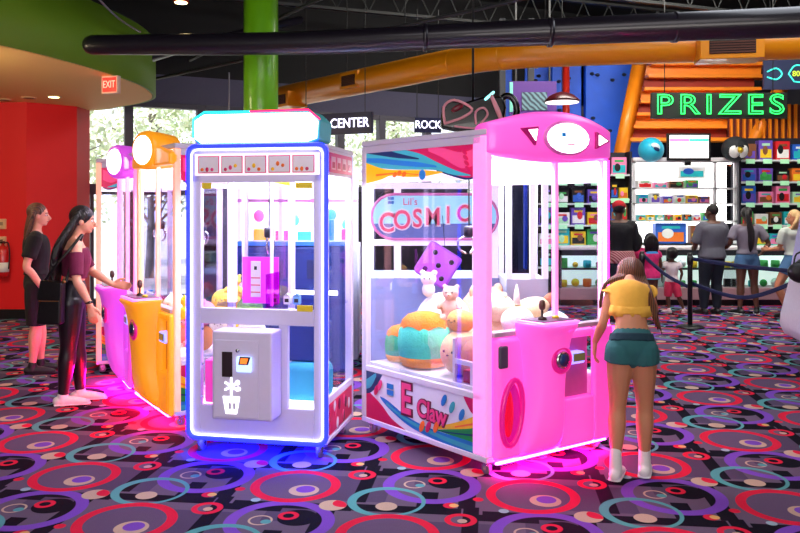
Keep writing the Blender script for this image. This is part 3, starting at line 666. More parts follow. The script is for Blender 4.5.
        pn = B().box(c0 + .01, c1 - .01, -.235, .0, .925, .945).build('control_panel', mat('pink_lit_trim', lin255(body), .3, 0, lin255(body), .8), t, .01)
        B().box(c0 + .03, c1 - .03, -.205, -.02, .945, .950).build('control_overlay', mat('grey_overlay', (96, 70, 100), .3), pn)
        jx = c0 + (c1 - c0) * .36
        j = B().lathe([(.028, .950), (.022, .962), (.008, .97), (.007, 1.02)], (jx, -.11, 0)).build('joystick', mat('dark_brown_stick', (56, 26, 22), .3), t)
        B().lathe([(.006, .0), (.018, .012), (.021, .035), (.016, .062), (.004, .07)], (jx, -.11, 1.005)).build('joystick_knob', mat('brown_knob', (84, 44, 30), .3, coat=.4), j)
        B().lathe([(.022, .950), (.02, .963), (.012, .967)], (c1 - .09, -.11, 0)).build('button', mat('yellow_button', (230, 190, 40), .3), t)
        bx = (c0 + c1) / 2 + .04
        e = B().lathe([(.085, .0), (.088, .012), (.07, .02), (.062, .012)], (bx, -.178, .70), 28, 'Y').build('coin_ring', mat('magenta_ring', (222, 26, 140), .3, 0, (222, 26, 140), .3), t)
        B().lathe([(.055, .0), (.055, .018), (.042, .024)], (bx, -.182, .70), 24, 'Y').build('chrome_bezel', CHROME, e)
        B().lathe([(.038, .0), (.038, .028)], (bx, -.182, .70), 24, 'Y').build('blue_badge', mat('deep_blue_badge', (22, 50, 110), .3), e)
        px_ = cf[0] * w * .5 + .035
        el = [(px_ + .082 * math.cos(k * math.pi / 12) + .02 * math.sin(k * math.pi / 12), -.060, .385 + .20 * math.sin(k * math.pi / 12)) for k in range(24)]
        e = B().sweep(el, [(.016, .016)] * 24, n=10, k=1, closed=True).build('prize_door_rim', mat('magenta_ring', (222, 26, 140)), t)
        B().ell((px_, -.044, .385), (.082, .02, .19), n=32, m=16).build('prize_flap', mat('magenta_prize_flap', (232, 26, 170), .25, 0, (232, 20, 160), .2), e)
        B().ell((px_ - .03, -.058, .385), (.042, .012, .145), n=24, m=14).build('red_prize_opening', mat('red_prize_flap', (240, 20, 60), .25, 0, (240, 10, 60), .35), e)
        B().box(max(.06, px_ - .15), max(.06, px_ - .15) + .07, -.055, -.03, .66, .80).build('ticket_hatch', mat('grey_hatch', (86, 70, 96), .4), t, .02)
        ax_ = w * (al + ar) / 2
        rd = B().box(ax_ - .075, ax_ + .065, -.05, .02, .62, .70).build('card_reader', mat('pale_blue_reader', (190, 200, 255), .4, 0, (120, 130, 255), 1.2), t, .012)
        B().box(ax_ - .045, ax_ + .055, -.056, -.048, .64, .69).build('reader_screen', mat('reader_screen', (40, 36, 40), .3, 0, (120, 110, 60), .4), rd)
        B().box(.06, w - .06, -.03, -.01, zb - .012, zb).build('floor_fill_strip', floor_fill, t)  # added strip, throws the body's coloured glow onto the carpet
        pi = B().box(.06, w * .3, .07, .36, deck + .02, .80).build('prize_chute', glass('chute_acrylic', (225, 215, 235), .1), t)
        for (a_, b_, c_, d_) in ((.07, .09, deck + .02, .80), (.34, .36, deck + .02, .80), (.17, .20, deck + .02, .64), (.09, .34, .64, .67)): B().box(.055, .075, a_, b_, c_, d_).build('chute_frame', FRAME, pi)
        B().box(.09, .28, .10, .30, deck + .02, .60).build('prize_tray', mat('red_prize_tray', (190, 26, 50), .5), pi)
    # canopy and sign
    if marquee == 'arch':
        mb = B(); K = 24; n = 16; vs = []
        for i in range(K + 1):
            f = i / K; s_ = math.sin(math.pi * f) ** .8; e_ = min(1, .35 + 3 * min(f, 1 - f) ** .5)
            z0, z1 = 1.985 - .05 * s_, 2.165 + .10 * math.sin(math.pi * f); bl = .012 + .125 * s_
            for j in range(n):
                a = 2 * math.pi * j / n; ca, sa = math.cos(a), math.sin(a)
                yy = -bl * (1 if ca > 0 else -.0) * abs(ca) ** .6 + (.11 * abs(ca) ** .5 if ca < 0 else 0)
                zz = (z0 + z1) / 2 + (z1 - z0) / 2 * math.copysign(abs(sa) ** .55, sa)
                vs.append((.005 + f * (w + .01), yy * e_ if ca > 0 else yy, zz))
        fs = [(i * n + j, i * n + (j + 1) % n, (i + 1) * n + (j + 1) % n, (i + 1) * n + j) for i in range(K) for j in range(n)]
        fs += [tuple(range(n))[::-1], tuple(range(K * n, K * n + n))]
        mb.add(vs, [f_ for f_ in fs], True); c = mb.build('canopy', body, t)
        e = B().ell((w * .5, -.128, 2.085), (.205, .03, .112), n=32).build('sign_rim', mat('sign_rim_pink', (250, 120, 215), .3), t)
        B().ell((w * .5, -.142, 2.085), (.185, .03, .096), n=32).build('sign_lens', glow('white_sign_lens', (255, 250, 255), 2.4), e)
        B().box(w * .5 - .09, w * .5 - .06, -.176, -.17, 2.09, 2.115).build('sign_print', CB, e)
        B().box(w * .5 - .08, w * .5 + .02, -.176, -.17, 2.04, 2.048).build('sign_print', CP, e)
        for (p3, q3) in (([(.19, 2.135), (.31, 2.15), (.285, 2.03)], 0), ([(w - .26, 2.03), (w - .13, 2.085), (w - .26, 2.145)], 1)):
            cx = sum(p[0] for p in p3) / 3; cz = sum(p[1] for p in p3) / 3
            g = B().prism(p3, -.145 + .02, -.05, 'Y').build('triangle_frame', mat('magenta_frame', (190, 20, 120), .3), t, .006)
            B().prism([(cx + (a - cx) * .6, cz + (b - cz) * .6) for a, b in p3], -.132, -.06, 'Y').build('triangle_lens', glow('white_sign_lens', (255, 250, 255), 2.4), g)
    elif marquee == 'drum':
        c = MB().lathe([(.09, -.22), (.135, -.19), (.15, -.05), (.155, .05), (.145, .08), (.125, .085)], (0, 0, 0), 32, 'Y').build('marquee_drum', body, t)
        c.location = (w * .5, -.02, mz); c.rotation_euler = (0, 0, drum_rot)
        MB().lathe([(.118, .080), (.112, .095), (.05, .105)], (0, 0, 0), 32, 'Y').build('sign_lens', glow('white_sign_lens', (255, 250, 255), 2.4), c)
        mb = B(); mb.prism([(.0, 1.97), (w, 1.97), (w, 2.06), (w * .7, 2.12), (w * .3, 2.12), (0, 2.06)], -.04, .04, 'Y').build('canopy', body, t, .02)
    claw(t, w * .35, d * .45, H - .06, 1.45, xf, w=w, d=d)
    for x in (.06, w - .06):
        for y in (.06, d - .06): caster(t, x + shear * y, y)
    return t
def lin255(m):   # colour a material was given, back as 0-255
    c = m.node_tree.nodes['Mix'].inputs['A'].default_value
    return tuple(min(255, int(255 * (1.055 * max(x * 1.02, 0) ** (1 / 2.4) - .055))) for x in c[:3])

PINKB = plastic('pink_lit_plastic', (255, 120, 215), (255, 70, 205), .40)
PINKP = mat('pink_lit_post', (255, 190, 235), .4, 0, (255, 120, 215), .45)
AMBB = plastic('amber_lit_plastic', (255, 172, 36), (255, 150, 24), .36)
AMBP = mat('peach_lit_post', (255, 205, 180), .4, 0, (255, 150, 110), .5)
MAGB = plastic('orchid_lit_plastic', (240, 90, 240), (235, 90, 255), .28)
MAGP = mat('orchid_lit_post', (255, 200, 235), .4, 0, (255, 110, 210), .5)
PFILL = glow('hot_pink_strip', (255, 20, 150), 170); RFILL = glow('red_pink_strip', (255, 10, 60), 420); MFILL = glow('magenta_strip', (255, 10, 170), 420)

M2 = eclaw('large pink claw machine filled with plush toys, in front of the girl', (.525, 4.78, 0), R(33.7), 1.085, 1.264, PINKB, PFILL, PINKP, -.102, 'arch', light=20, cf=(.215, .51), nearpost=.12)
M3 = eclaw('amber yellow claw machine with a round lit sign, left of the white one', (-2.25, 6.70, 0), R(-56.1), 1.02, 1.0, AMBB, RFILL, AMBP, 0, 'drum', light=18, drum_rot=R(20), art=False)
M4 = eclaw('orchid purple claw machine with a round lit sign, behind the amber one', (-2.73, 7.57, 0), R(-61.3), .90, .78, MAGB, MFILL, MAGP, 0, 'drum', light=9, drum_rot=R(22), art=False, mz=2.06)
M5 = eclaw('peach framed claw machine nearest the window, leftmost of the row', (-3.335, 8.62, 0), R(-69), .9, .80, AMBB, RFILL, AMBP, 0, None, light=7, cons=False, art=False)
# LED strip down the far front post of the pink machine
sh = lambda v: Vector((v.x - .102 * v.y, v.y, v.z))
MB(sh).box(1.04, 1.06, -.006, 0, .9, 1.96).build('glow_strip', glow('pinkish_led', (255, 205, 245), 5), M2)
MB(sh).box(1.086, 1.089, -.05, -.03, .12, .84).build('glow_strip', glow('hot_pink_side_fill', (255, 20, 120), 40), M2)  # added strip, stands in for the body's glow on the girl's legs
MB(sh).box(1.068, 1.087, -.008, .02, .14, 1.97).build('glow_strip', glow('magenta_edge_led', (255, 30, 170), 9.0), M2)
MB(sh).box(.05, .058, .02, .028, .9, 1.96).build('glow_strip', glow('pinkish_led', (255, 205, 245), 5), M2)
MB().box(.05, .058, .02, .03, .9, 1.96).build('glow_strip', glow('peach_led', (255, 160, 110), 2.2), M3)
MB().box(.96, .968, .02, .03, .9, 1.96).build('glow_strip', glow('rose_led', (255, 120, 190), 2), M3)
MB().box(.05, .058, .02, .03, .9, 1.96).build('glow_strip', glow('rose_led', (255, 120, 190), 2), M4)

# ---- the white machine with blue light frame
t = M1 = thing('claw_machine', 'white claw machine with a blue light frame and a blank lit sign on top', 'claw machine', (-1.425, 5.28, 0), R(-10.8))
w, d = .968, .70
xf1 = lambda v: Vector((v.x - .0 * v.y, v.y, v.z))
def B(): return MB(xf1)
B().box(0, w, 0, d, .10, .13).build('base_tray', LILAC, t, .006)
for x, y in ((.0, .0), (w - .07, .0), (0, d - .05), (w - .05, d - .05)): 
    ww = .09 if y == 0 else .05
    x0 = x if x == 0 else w - ww
    B().box(x0, x0 + ww, y, y + .05, .13, 2.03).build('corner_post', LILAC, t, .006)
B().box(.09, w - .09, 0, .04, .13, .325).build('lower_front_panel', LILAC, t, .004)
B().box(.09, w - .09, 0, .04, .87, .975).build('middle_ledge', LILAC, t, .004)
B().box(.0, w, 0, .04, 1.815, 2.06).build('header_panel', LILAC, t, .006)
B().box(0, w, 0.04, d, 2.03, 2.06).build('roof', WHITE, t, .006)
B().box(.1, w - .1, .1, d - .1, 2.01, 2.028).build('ceiling_light', glow('claw_ceiling_led_strong', (252, 248, 255), 26), t)
B().box(.09, w - .09, .012, .018, .975, 1.815).build('front_glass', GLASS, t)
for a, b in ((.09, .24), (.66, w - .07)): B().box(a, b, .012, .018, .325, .87).build('lower_window', GLASS, t)
B().box(.64, .70, 0, .04, .325, .87).build('lower_mullion', LILAC, t)
for x in (.008, w - .016):
    B().box(x, x + .008, .05, d - .05, .40, 1.86).build('side_glass', GLASS, t)
    B().box(min(x, x), x + .01, .05, d - .05, .13, .36).build('side_base_panel', CW, t)
    B().box(x - .004, x + .012, .05, d - .05, 1.86, 2.03).build('side_header', CW, t)
    B().box(x - .006, x + .014, .05, d - .05, .36, .40).build('side_rail', LILAC, t)
B().box(.05, w - .05, d - .02, d - .012, .33, 1.98).build('back_glass', GLASS, t)
B().box(.03, w - .03, .05, d - .03, .30, .32).build('lower_deck', glow('white_glow_deck', (255, 246, 250), .9), t)
B().box(.09, w - .03, .26, d - .03, .955, .97).build('prize_shelf', glass('shelf_acrylic', (225, 225, 250), .12), t)
# printed side panels
mb = B(); mb.use(CR).box(w - .004, w + .002, .06, d - .06, .15, .35); mb.use(CW)
rnd = random.Random(3)
for k in range(9): mb.use(rnd.choice([CW, CP, CP, cm('dark_plum', (110, 20, 60))])).ell((w + .003, rnd.uniform(.1, d - .1), rnd.uniform(.18, .32)), (.002, .03, .04), n=10, m=6)
mb.build('side_artwork', None, t)
mb = B(); mb.use(CP).box(w - .002, w + .004, .06, d - .06, 1.88, 2.01)
for k in range(4): mb.use(cm('pale_pink', (255, 190, 205))).box(w + .004, w + .006, .09 + k * .14, .19 + k * .14, 1.90, 1.985); mb.use(CR).box(w + .006, w + .008, .11 + k * .14, .17 + k * .14, 1.91, 1.95)
mb.build('side_header_print', None, t)
# strip of five stickers
mb = B(); mb.use(glow('lit_white_strip', (250, 232, 246), .5)).box(.05, w - .05, -.004, .0, 1.86, 2.005)
for k in range(5):
    x0 = .075 + k * .165; x1 = x0 + .15
    mb.use(CP).box(x0, x1, -.007, -.004, 1.875, 1.99).use(cm('sticker_white', (240, 228, 238))).box(x0 + .006, x1 - .006, -.009, -.007, 1.881, 1.984)
    for j in range(3): mb.use((CO, CR, CP, CY, CO)[(k + j) % 5]).ell((x0 + .03 + .035 * j, -.009, 1.90 + .012 * ((k * j) % 4)), (.012, .002, .012 + .004 * (j == 1)), n=8, m=6)
mb.build('instruction_strip', None, t)
for a, b, z in ((.10, .165, 1.79), (.755, .865, 1.79), (.765, .87, .985)): B().box(a, b, -.002, .011, z - .018, z + .022).build('yellow_sticker', mat('yellow_tag', (236, 206, 40), .5), t)
# rounded light frame round the front edge
def rrect(x0, x1, z0, z1, r, y):
    P_ = []
    for cx, cz, a0 in ((x1 - r, z1 - r, 0), (x0 + r, z1 - r, 90), (x0 + r, z0 + r, 180), (x1 - r, z0 + r, 270)):
        for k in range(6): a = R(a0 + 18 * k); P_.append((cx + r * math.cos(a), y, cz + r * math.sin(a)))
    return P_
pr = rrect(.004, w - .004, .105, 2.056, .05, -.006); B().sweep(pr, [.015] * len(pr), n=8, k=1, closed=True).build('blue_light_tube', glow('deep_blue_tube', (16, 22, 255), 7), t)
pr = rrect(.026, w - .026, .127, 2.034, .045, -.008); B().sweep(pr, [.006] * len(pr), n=8, k=1, closed=True).build('white_light_tube', glow('ice_blue_tube', (170, 178, 255), 4), t)
# payment box
bx = B().box(.255, .66, -.19, 0, .285, .855).build('payment_box', LILAC, t, .015, 3)
B().box(.275, .575, -.198, -.19, .305, .80).build('box_door', LILAC, bx, .006)
B().box(.33, .40, -.205, -.198, .565, .725).build('bill_slot', mat('dark_violet_slot', (40, 20, 34), .4), bx, .002)
B().box(.43, .535, -.22, -.198, .60, .70).build('card_reader', mat('white_lit_reader', (225, 230, 255), .4, 0, (150, 190, 255), 1.0), bx, .01)
B().prism([(.45, .65), (.515, .65), (.53, .70), (.46, .70)], -.226, -.218, 'Y').build('reader_screen', BLACK, bx)
B().prism([(.462, .657), (.505, .657), (.516, .692), (.468, .692)], -.229, -.226, 'Y').build('reader_display', glow('orange_display', (255, 110, 40), 1.2), bx)
B().lathe([(.012, 0), (.012, .008)], (.435, -.198, .735), 12, 'Y').build('box_lock', CHROME, bx)
for x, z in ((.105, .835), (.105, .385), (.105, .60)): B().lathe([(.008, 0), (.008, .006)], (x, 0, z), 10, 'Y').build('panel_lock', CHROME, t)
GI = glow('white_gift_print', (255, 255, 255), 1.4)
mb = B()
mb.prism([(.335, .44), (.355, .33), (.43, .33), (.45, .44)], -.201, -.198, 'Y')
for a in range(3):
    an = R(90 + a * 60); c_, s_ = math.cos(an), math.sin(an); cx, cz = .392, .505
    mb.obox((cx, -.2, cz), Vector((c_, 0, s_)), Vector((0, 1, 0)), Vector((-s_, 0, c_)), .05, .002, .006)
mb.ell((.435, -.2, .53), (.016, .002, .016), n=12, m=6).ell((.44, -.2, .49), (.016, .002, .014), n=12, m=6).box(.388, .396, -.202, -.198, .43, .58)
g = mb.build('gift_print', GI, bx)
mb = B(); 
for a in (.375, .405): mb.box(a, a + .018, -.2035, -.201, .36, .40)
mb.build('gift_print_holes', LILAC, g)
B().box(.105, .225, .03, .20, .335, .62).build('prize_bin', mat('hot_pink_bin', (255, 90, 190), .4, 0, (255, 60, 170), .35), t, .01)
# chute, inner posts, arcs inside
B().box(.195, .25, .20, .24, .99, 1.80).build('inner_post', mat('white_inner_post', (235, 228, 245), .4, 0, (240, 225, 255), .5), t)
B().box(.52, .537, .16, .18, .975, 1.80).build('inner_post', mat('white_inner_post', (235, 228, 245)), t)
MAGF = mat('magenta_film', (214, 70, 224), .3, 0, (220, 50, 230), .35)  # emission stands in for the strong light on the film
MAGF.node_tree.nodes['Principled BSDF'].inputs['Alpha'].default_value = .82
B().box(.265, .53, .30, .312, .975, 1.30).build('chute_wall', MAGF, t)
B().box(.53, .54, .05, .30, .975, 1.20).build('chute_wall', glass('magenta_acrylic', (235, 90, 235), .12), t)
mb = B(); mb.use(CW).box(.33, .40, .292, .300, 1.02, 1.27)
for k in range(3): mb.use(CR).box(.33, .40, .290, .292, 1.05 + k * .05, 1.057 + k * .05)
mb.use(BLACK).box(.355, .375, .29, .292, 1.21, 1.235); mb.build('rule_sheet', None, t)
B().box(.56, .90, .50, .51, 1.02, 1.05).build('back_light_bar', glow('white_bar', (240, 240, 255), 3), t)
claw(t, .44, .36, 2.03, 1.44, xf1, .032, w, d)
# marquee
mq = B().prism([(.03, 2.10), (.075, 2.065), (w - .13, 2.065), (w - .06, 2.09), (w - .05, 2.22), (w - .12, 2.285), (.10, 2.285), (.03, 2.24)], .02, .30, 'Y').build('marquee_case', mat('cyan_edge_case', (70, 190, 200), .4), t, .01)
B().prism([(.045, 2.11), (.085, 2.08), (w - .14, 2.08), (w - .075, 2.10), (w - .065, 2.21), (w - .125, 2.268), (.11, 2.268), (.045, 2.23)], .008, .02, 'Y').build('marquee_face', glow('white_marquee_face', (255, 250, 252), 3.2), mq)
B().sweep([(w * .45, .012, 2.285), (w - .13, .012, 2.288), (w - .055, .012, 2.225)], [.006] * 3, n=6, k=1).build('red_edge_light', glow('red_edge', (255, 20, 80), 2.5), mq)
B().sweep([(w * .45, .012, 2.285), (.11, .012, 2.288), (.03, .012, 2.24), (.03, .012, 2.12)], [.006] * 4, n=6, k=1).build('cyan_edge_light', glow('cyan_edge', (30, 190, 200), 1.6), mq)
for x in (.07, w - .07):
    for y in (.07, d - .07): caster(t, x, y, .045)
B().box(.06, w - .06, .01, .03, .088, .10).build('floor_fill_strip', glow('blue_under_strip', (16, 20, 255), 240), t)  # added strip, strengthens the blue pool on the carpet

# ---- background cabinets
def back_cab(name, label, x0, x1, y0, y1, parts):
    t = thing(name, label, 'arcade cabinet', ((x0 + x1) / 2, y0, 0))
    return t, (x1 - x0)
# cosmic machine behind the pink one
t, w = back_cab('claw_machine', 'wide white claw machine with an oval COSMIC sign, behind the pink one', -.36, .98, 7.75, 8.7, 0); t['category'] = 'claw machine'
h = w / 2
MB().box(-h, h, 0, .95, 0, .95).build('lower_cabinet', mat('pale_blue_cabinet', (150, 168, 214), .45), t, .01)
for x in (-h, h - .08, -h + .30): MB().box(x, x + .07, .0, .07, .95, 2.1).build('post', mat('white_lit_post', (245, 238, 245), .4, 0, (255, 240, 250), .35), t)
for x in (-h, h - .07): MB().box(x, x + .07, .86, .95, .95, 2.1).build('post', WHITE, t)
for z in (1.83, 1.27): MB().box(-h, h, -.02, .05, z, z + .06).build('cross_rail', mat('white_lit_post', (245, 238, 245)), t)
MB().box(-h, h, 0, .95, 2.08, 2.14).build('roof', WHITE, t)
MB().box(-h + .1, h - .1, .1, .85, 2.05, 2.07).build('ceiling_light', glow('claw_ceiling_led_bg', (255, 250, 252), 18), t)
MB().box(-h + .05, h - .05, .88, .90, .95, 2.08).build('back_wall', mat('white_back_wall', (214, 214, 232), .5), t) if False else None
sg = []
for (cx, a0) in ((-h + .30, 90), (-h + 1.10, -90)):
    for k in range(11): a = R(a0 + 18 * k); sg.append((cx + .22 * math.cos(a), 1.555 + .22 * math.sin(a)))
c = MB().prism(sg, -.05, .0, 'Y').build('oval_sign', mat('sky_sign_panel', (150, 214, 232), .4, 0, (150, 214, 240), .35), t)
MB().prism([(x, z) for x, z in sg if z < 1.50] , -.054, -.05, 'Y').build('sign_lower_band', mat('dusk_blue_band', (90, 110, 170), .4), c)
P3 = [(x, -.05, z) for x, z in sg]; MB().sweep(P3, [.014] * len(P3), n=8, k=1, closed=True).build('sign_border', mat('pink_border', (240, 130, 190), .4), c)
for k, ch in enumerate('COSMIC'):
    x = -h + .23 + k * .150; z = 1.49 + .016 * k + (.01 if k else 0)
    MB().text(ch, .27 - .008 * k, upright(x, -.06, z), .004, sx=.85, squash=.016).build('letter_edge', mat('letter_white', (245, 235, 240), .4), c)
    MB().text(ch, .265 - .008 * k, upright(x, -.068, z), .004, sx=.82, squash=.004).build('letter', mat('letter_pink', (238, 70, 110), .4), c)
MB().text("Lil's", .10, upright(-h + .46, -.06, 1.70), .004).build('small_lettering', mat('letter_pink', (238, 70, 110)), c)
for z in (1.68, 1.72): MB().box(-h + .24, -h + .30, -.06, -.05, z, z + .028).build('blue_mark', CB, c)
# dark blue seat cabinet behind the white machine
t, w = back_cab('arcade_cabinet', 'dark blue two-door cabinet seen through the white claw machine', -1.62, -.50, 7.7, 8.3, 0)
NB = mat('deep_blue_vinyl', (14, 50, 128), .45, var=.2, scale=6)
MB().box(-.56, .56, 0, .6, .02, 1.27).build('body', NB, t, .03, 3)
MB().box(-.50, -.01, -.02, 0, .1, 1.20).build('door', NB, t, .01); MB().box(.01, .50, -.02, 0, .1, 1.20).build('door', NB, t, .01)
for x in (-.2, .25): MB().box(x - .1, x + .12, -.03, -.02, .95, 1.13).build('vent_plate', mat('dark_blue_plate', (14, 36, 90), .5), t)
MB().box(-.56, .56, -.01, .3, 1.27, 1.31).build('top_shelf', mat('bright_blue_trim', (50, 130, 220), .4), t)
t, w = back_cab('prize_display_cabinet', 'white lit glass cabinet with a pink roof behind the dark blue one', -1.75, -.45, 8.38, 9.0, 0)
MB().box(-.65, .65, 0, .6, .02, 1.25).build('base', mat('white_back_wall', (214, 214, 232), .5), t)
MB().box(-.55, .55, .1, .5, 1.93, 1.945).build('ceiling_light', glow('claw_ceiling_led_bg', (255, 250, 252), 18), t)
for x in (-.65, -.2, .15, .60): MB().box(x, x + .05, 0, .05, 1.25, 2.0).build('post', mat('white_lit_post', (245, 238, 245)), t)
MB().box(-.62, .62, .54, .58, 1.25, 2.0).build('back_panel', mat('pale_lit_back', (226, 226, 240), .5, 0, (235, 230, 250), .9), t)
MB().box(-.67, .67, -.03, .6, 2.0, 2.06).build('roof', mat('white_back_wall', (214, 214, 232), .5), t)
MB().box(-.65, .65, -.02, .0, 1.70, 1.735).build('pink_band', mat('pink_roof', (240, 140, 190), .4), t)
for k, (x_, z_, c_) in enumerate(((-.5, 1.55, CP), (-.1, 1.5, CT), (.32, 1.56, CB), (-.45, 1.35, CB), (.28, 1.4, CP), (.5, 1.45, CT))): MB().ell((x_, .53, z_), (.06, .01, .07), n=12, m=8).build('round_sticker', c_, t)
rnd = random.Random(8)
for k in range(5):
    x = -.5 + k * .24
    tag(MB().box(-1.1 + x, -1.1 + x + .16, 8.55, 8.7, 1.25, 1.25 + rnd.uniform(.12, .3)).build('gift_box', rnd.choice([CP, CT, CW, CY, CB]), None, .008), 'small boxed prize in the white lit cabinet, %s from its left end' % ('first', 'second', 'third', 'fourth', 'fifth')[k], 'gift box', 'boxed prizes in the white lit cabinet')
# white lit machine behind the pink one, seen through its front glass
t, w = back_cab('claw_machine', 'tall white framed claw machine behind the pink one, left of the prize shelves', 1.62, 2.30, 8.2, 9.0, 0); t['category'] = 'claw machine'; t.location.x = 1.33
MB().box(-.22, .22, 0, .7, 0, .9).build('lower_cabinet', WHITE, t, .01)
for x in (-.22, .03, .16): MB().box(x, x + .06, 0, .06, .9, 2.0).build('post', mat('white_lit_post', (245, 238, 245)), t)
for x in (-.22, .16): MB().box(x, x + .06, .64, .7, .9, 2.0).build('post', WHITE, t)
MB().box(-.22, .22, .0, .7, 2.0, 2.1).build('roof', mat('pink_roof', (240, 140, 190)), t)
MB().box(-.16, .16, .1, .6, 1.98, 1.995).build('ceiling_light', glow('claw_ceiling_led_bg', (255, 250, 252), 18), t)
MB().box(-.18, .18, .66, .67, .9, 2.0).build('back_glass', glass('blue_tint_glass', (200, 212, 250), .1), t)
# ------------------------------------------------------------------ plush toys
EYE = mat('black_eye_bead', (8, 8, 10), .2)
def pm(c, b=.5): return mat('plush_%02x%02x%02x' % c, c, .95, var=.16, scale=60, bump=b)
def bear(loc, r, c, label, rz=0, c2=None, grp=None):
    t = thing('teddy_bear', label, 'plush toy', loc, rz, grp); c2 = c2 or c
    mb = MB().ell((0, 0, r * .8), (r * .75, r * .62, r * .8)).ell((0, -r * .1, r * 1.95), (r * .62, r * .55, r * .52)).ell((-r * .45, 0, r * 2.4), (r * .2, r * .12, r * .2)).ell((r * .45, 0, r * 2.4), (r * .2, r * .12, r * .2))
    for s in (-1, 1):
        mb.ell((s * r * .75, -r * .3, r * 1.1), (r * .22, r * .5, r * .24), (R(25), 0, 0)).ell((s * r * .5, -r * .7, r * .26), (r * .28, r * .55, r * .26))
    union(mb, 'body', pm(c), t, r * .07)
    MB().ell((0, -r * .58, r * 1.82), (r * .24, r * .18, r * .2)).build('muzzle', pm(c2), t)
    MB().ell((0, -r * .76, r * 1.88), (r * .07, r * .05, r * .05)).build('nose', EYE, t)
    for s in (-1, 1): MB().ell((s * r * .22, -r * .60, r * 2.06), r * .055).build('eye', EYE, t)
    return t
def round_plush(loc, r, c, label, rz=0, sq=.85, ears=True, face=True, nm='round_plush', grp=None):
    t = thing(nm, label, 'plush toy', loc, rz, grp)
    MB().ell((0, 0, r * sq), (r, r * .92, r * sq), n=24, m=14).build('body', pm(c), t)
    if ears:
        for s in (-1, 1): MB().ell((s * r * .5, 0, r * sq * 1.85), (r * .2, r * .12, r * .24)).build('ear', pm(c), t)
    if face:
        for s in (-1, 1): MB().ell((s * r * .25, -r * .88, r * sq * 1.15), r * .06).build('eye', EYE, t)
        MB().ell((0, -r * .93, r * sq * 1.0), (r * .07, r * .04, r * .04)).build('nose', EYE, t)
    return t
def cup_plush(loc, r, c, top, base, label, rz=0):
    t = thing('cupcake_plush', label, 'plush toy', loc, rz)
    pr = [(r * .6, 0), (r * .85, r * .12), (r * .92, r * .4)]
    MB().lathe([(r * .5, 0), (r * .82, r * .06), (r * .93, r * .28), (r * .95, r * .42)], n=28).build('base', pm(base), t)
    MB().lathe([(r * .95, r * .42), (r * 1.0, r * .9), (r * .96, r * 1.3), (r * .82, r * 1.66), (r * .55, r * 1.85)], n=28).build('body', pm(c), t)
    mb = MB(); n = 28; vs = []
    for k, (rr, z, wob) in enumerate(((.88, 1.58, .18), (.80, 1.74, .03), (.60, 1.92, 0), (.3, 2.02, 0), (.02, 2.05, 0))):
        for i in range(n):
            a = 2 * math.pi * i / n; vs.append((r * rr * 1.03 * math.cos(a), r * rr * 1.03 * math.sin(a), r * (z - wob * (.5 + .5 * math.sin(a * 5)))))
    mb.add(vs, [(k * n + i, k * n + (i + 1) % n, (k + 1) * n + (i + 1) % n, (k + 1) * n + i) for k in range(4) for i in range(n)], True).build('icing', pm(top, .9), t)
    return t
def in2(u, v, z):   # a point inside the pink machine
    return M2MAT @ Vector((u - .102 * v, v, z))
M2MAT = Matrix.Translation((.53, 4.78, 0)) @ Matrix.Rotation(R(33.7), 4, 'Z')
A = R(33.7)
MINT = (96, 240, 200)
cup_plush(in2(.23, .86, .522), .19, MINT, (226, 130, 40), (236, 140, 20), 'mint green plush with orange glitter icing against the left glass of the pink machine', A)
cup_plush(in2(.23, 1.10, .522), .13, (70, 200, 150), (230, 130, 60), (240, 160, 40), 'small green cupcake plush in the far left corner of the pink machine', A)
round_plush(in2(.52, 1.0, .522), .22, (244, 240, 240), 'big white dome shaped plush at the back of the pink machine', A - R(60), 1.12, False)
round_plush(in2(.60, .55, .522), .21, (250, 226, 190), 'large cream plush in the middle of the pink machine', A - R(60), .95, False)
round_plush(in2(.22, .47, .522), .15, (248, 205, 150), 'peach and cream plush beside the mint one in the pink machine', A - R(80), 1.0, False)
round_plush(in2(.24, .50, .80), .10, (246, 176, 90), 'small orange plush lying on top of the peach one', A - R(80), .8, False)
bear(in2(.40, .78, .84), .10, (216, 180, 160), 'dusty brown teddy bear on the pile in the pink machine', A - R(50))
t = round_plush(in2(.50, .44, .86), .13, (252, 232, 196), 'cream plush with long flippers on top of the pile near the front post', A - R(80), .75, True)
round_plush(in2(.84, .90, .522), .23, (196, 146, 118), 'big dull brown round plush at the back right of the pink machine', A, 1.15, True, False)
round_plush(in2(.42, .17, .81), .115, (252, 240, 226), 'white plush right behind the front glass of the pink machine', A, .8, False)
round_plush(in2(.84, .25, .522), .16, (250, 236, 232), 'white plush at the right front of the pink machine', A, 1.28, False)
t = thing('unicorn_plush', 'pale sandy plush lying with its white horn up in the pink machine', 'plush toy', in2(.80, .50, .522), A - R(20))
MB().ell((0, 0, .2), (.20, .13, .20)).ell((.05, -.02, .40), (.15, .09, .08), (0, R(-14), 0)).build('body', pm((226, 206, 160)), t)
MB().lathe([(.028, 0), (.018, .08), (.003, .14)], (-.06, -.04, .44), 12).build('horn', pm((250, 240, 236)), t)
MB().ell((.20, -.02, .46), (.06, .035, .045), (0, R(-45), 0)).build('snout', pm((150, 90, 70)), t)
t = thing('bear_toy', 'small white bear shaped toy sitting on the big white plush', 'plush toy', in2(.40, 1.02, .99), A - R(50))
union(MB().ell((0, 0, .05), (.05, .045, .055)).ell((0, 0, .13), (.06, .05, .05)).ell((-.045, 0, .175), .022).ell((.045, 0, .175), .022), 'body', pm((250, 250, 250)), t, .006)
for s in (-1, 1): MB().ell((s * .02, -.045, .135), .007).build('eye', EYE, t)
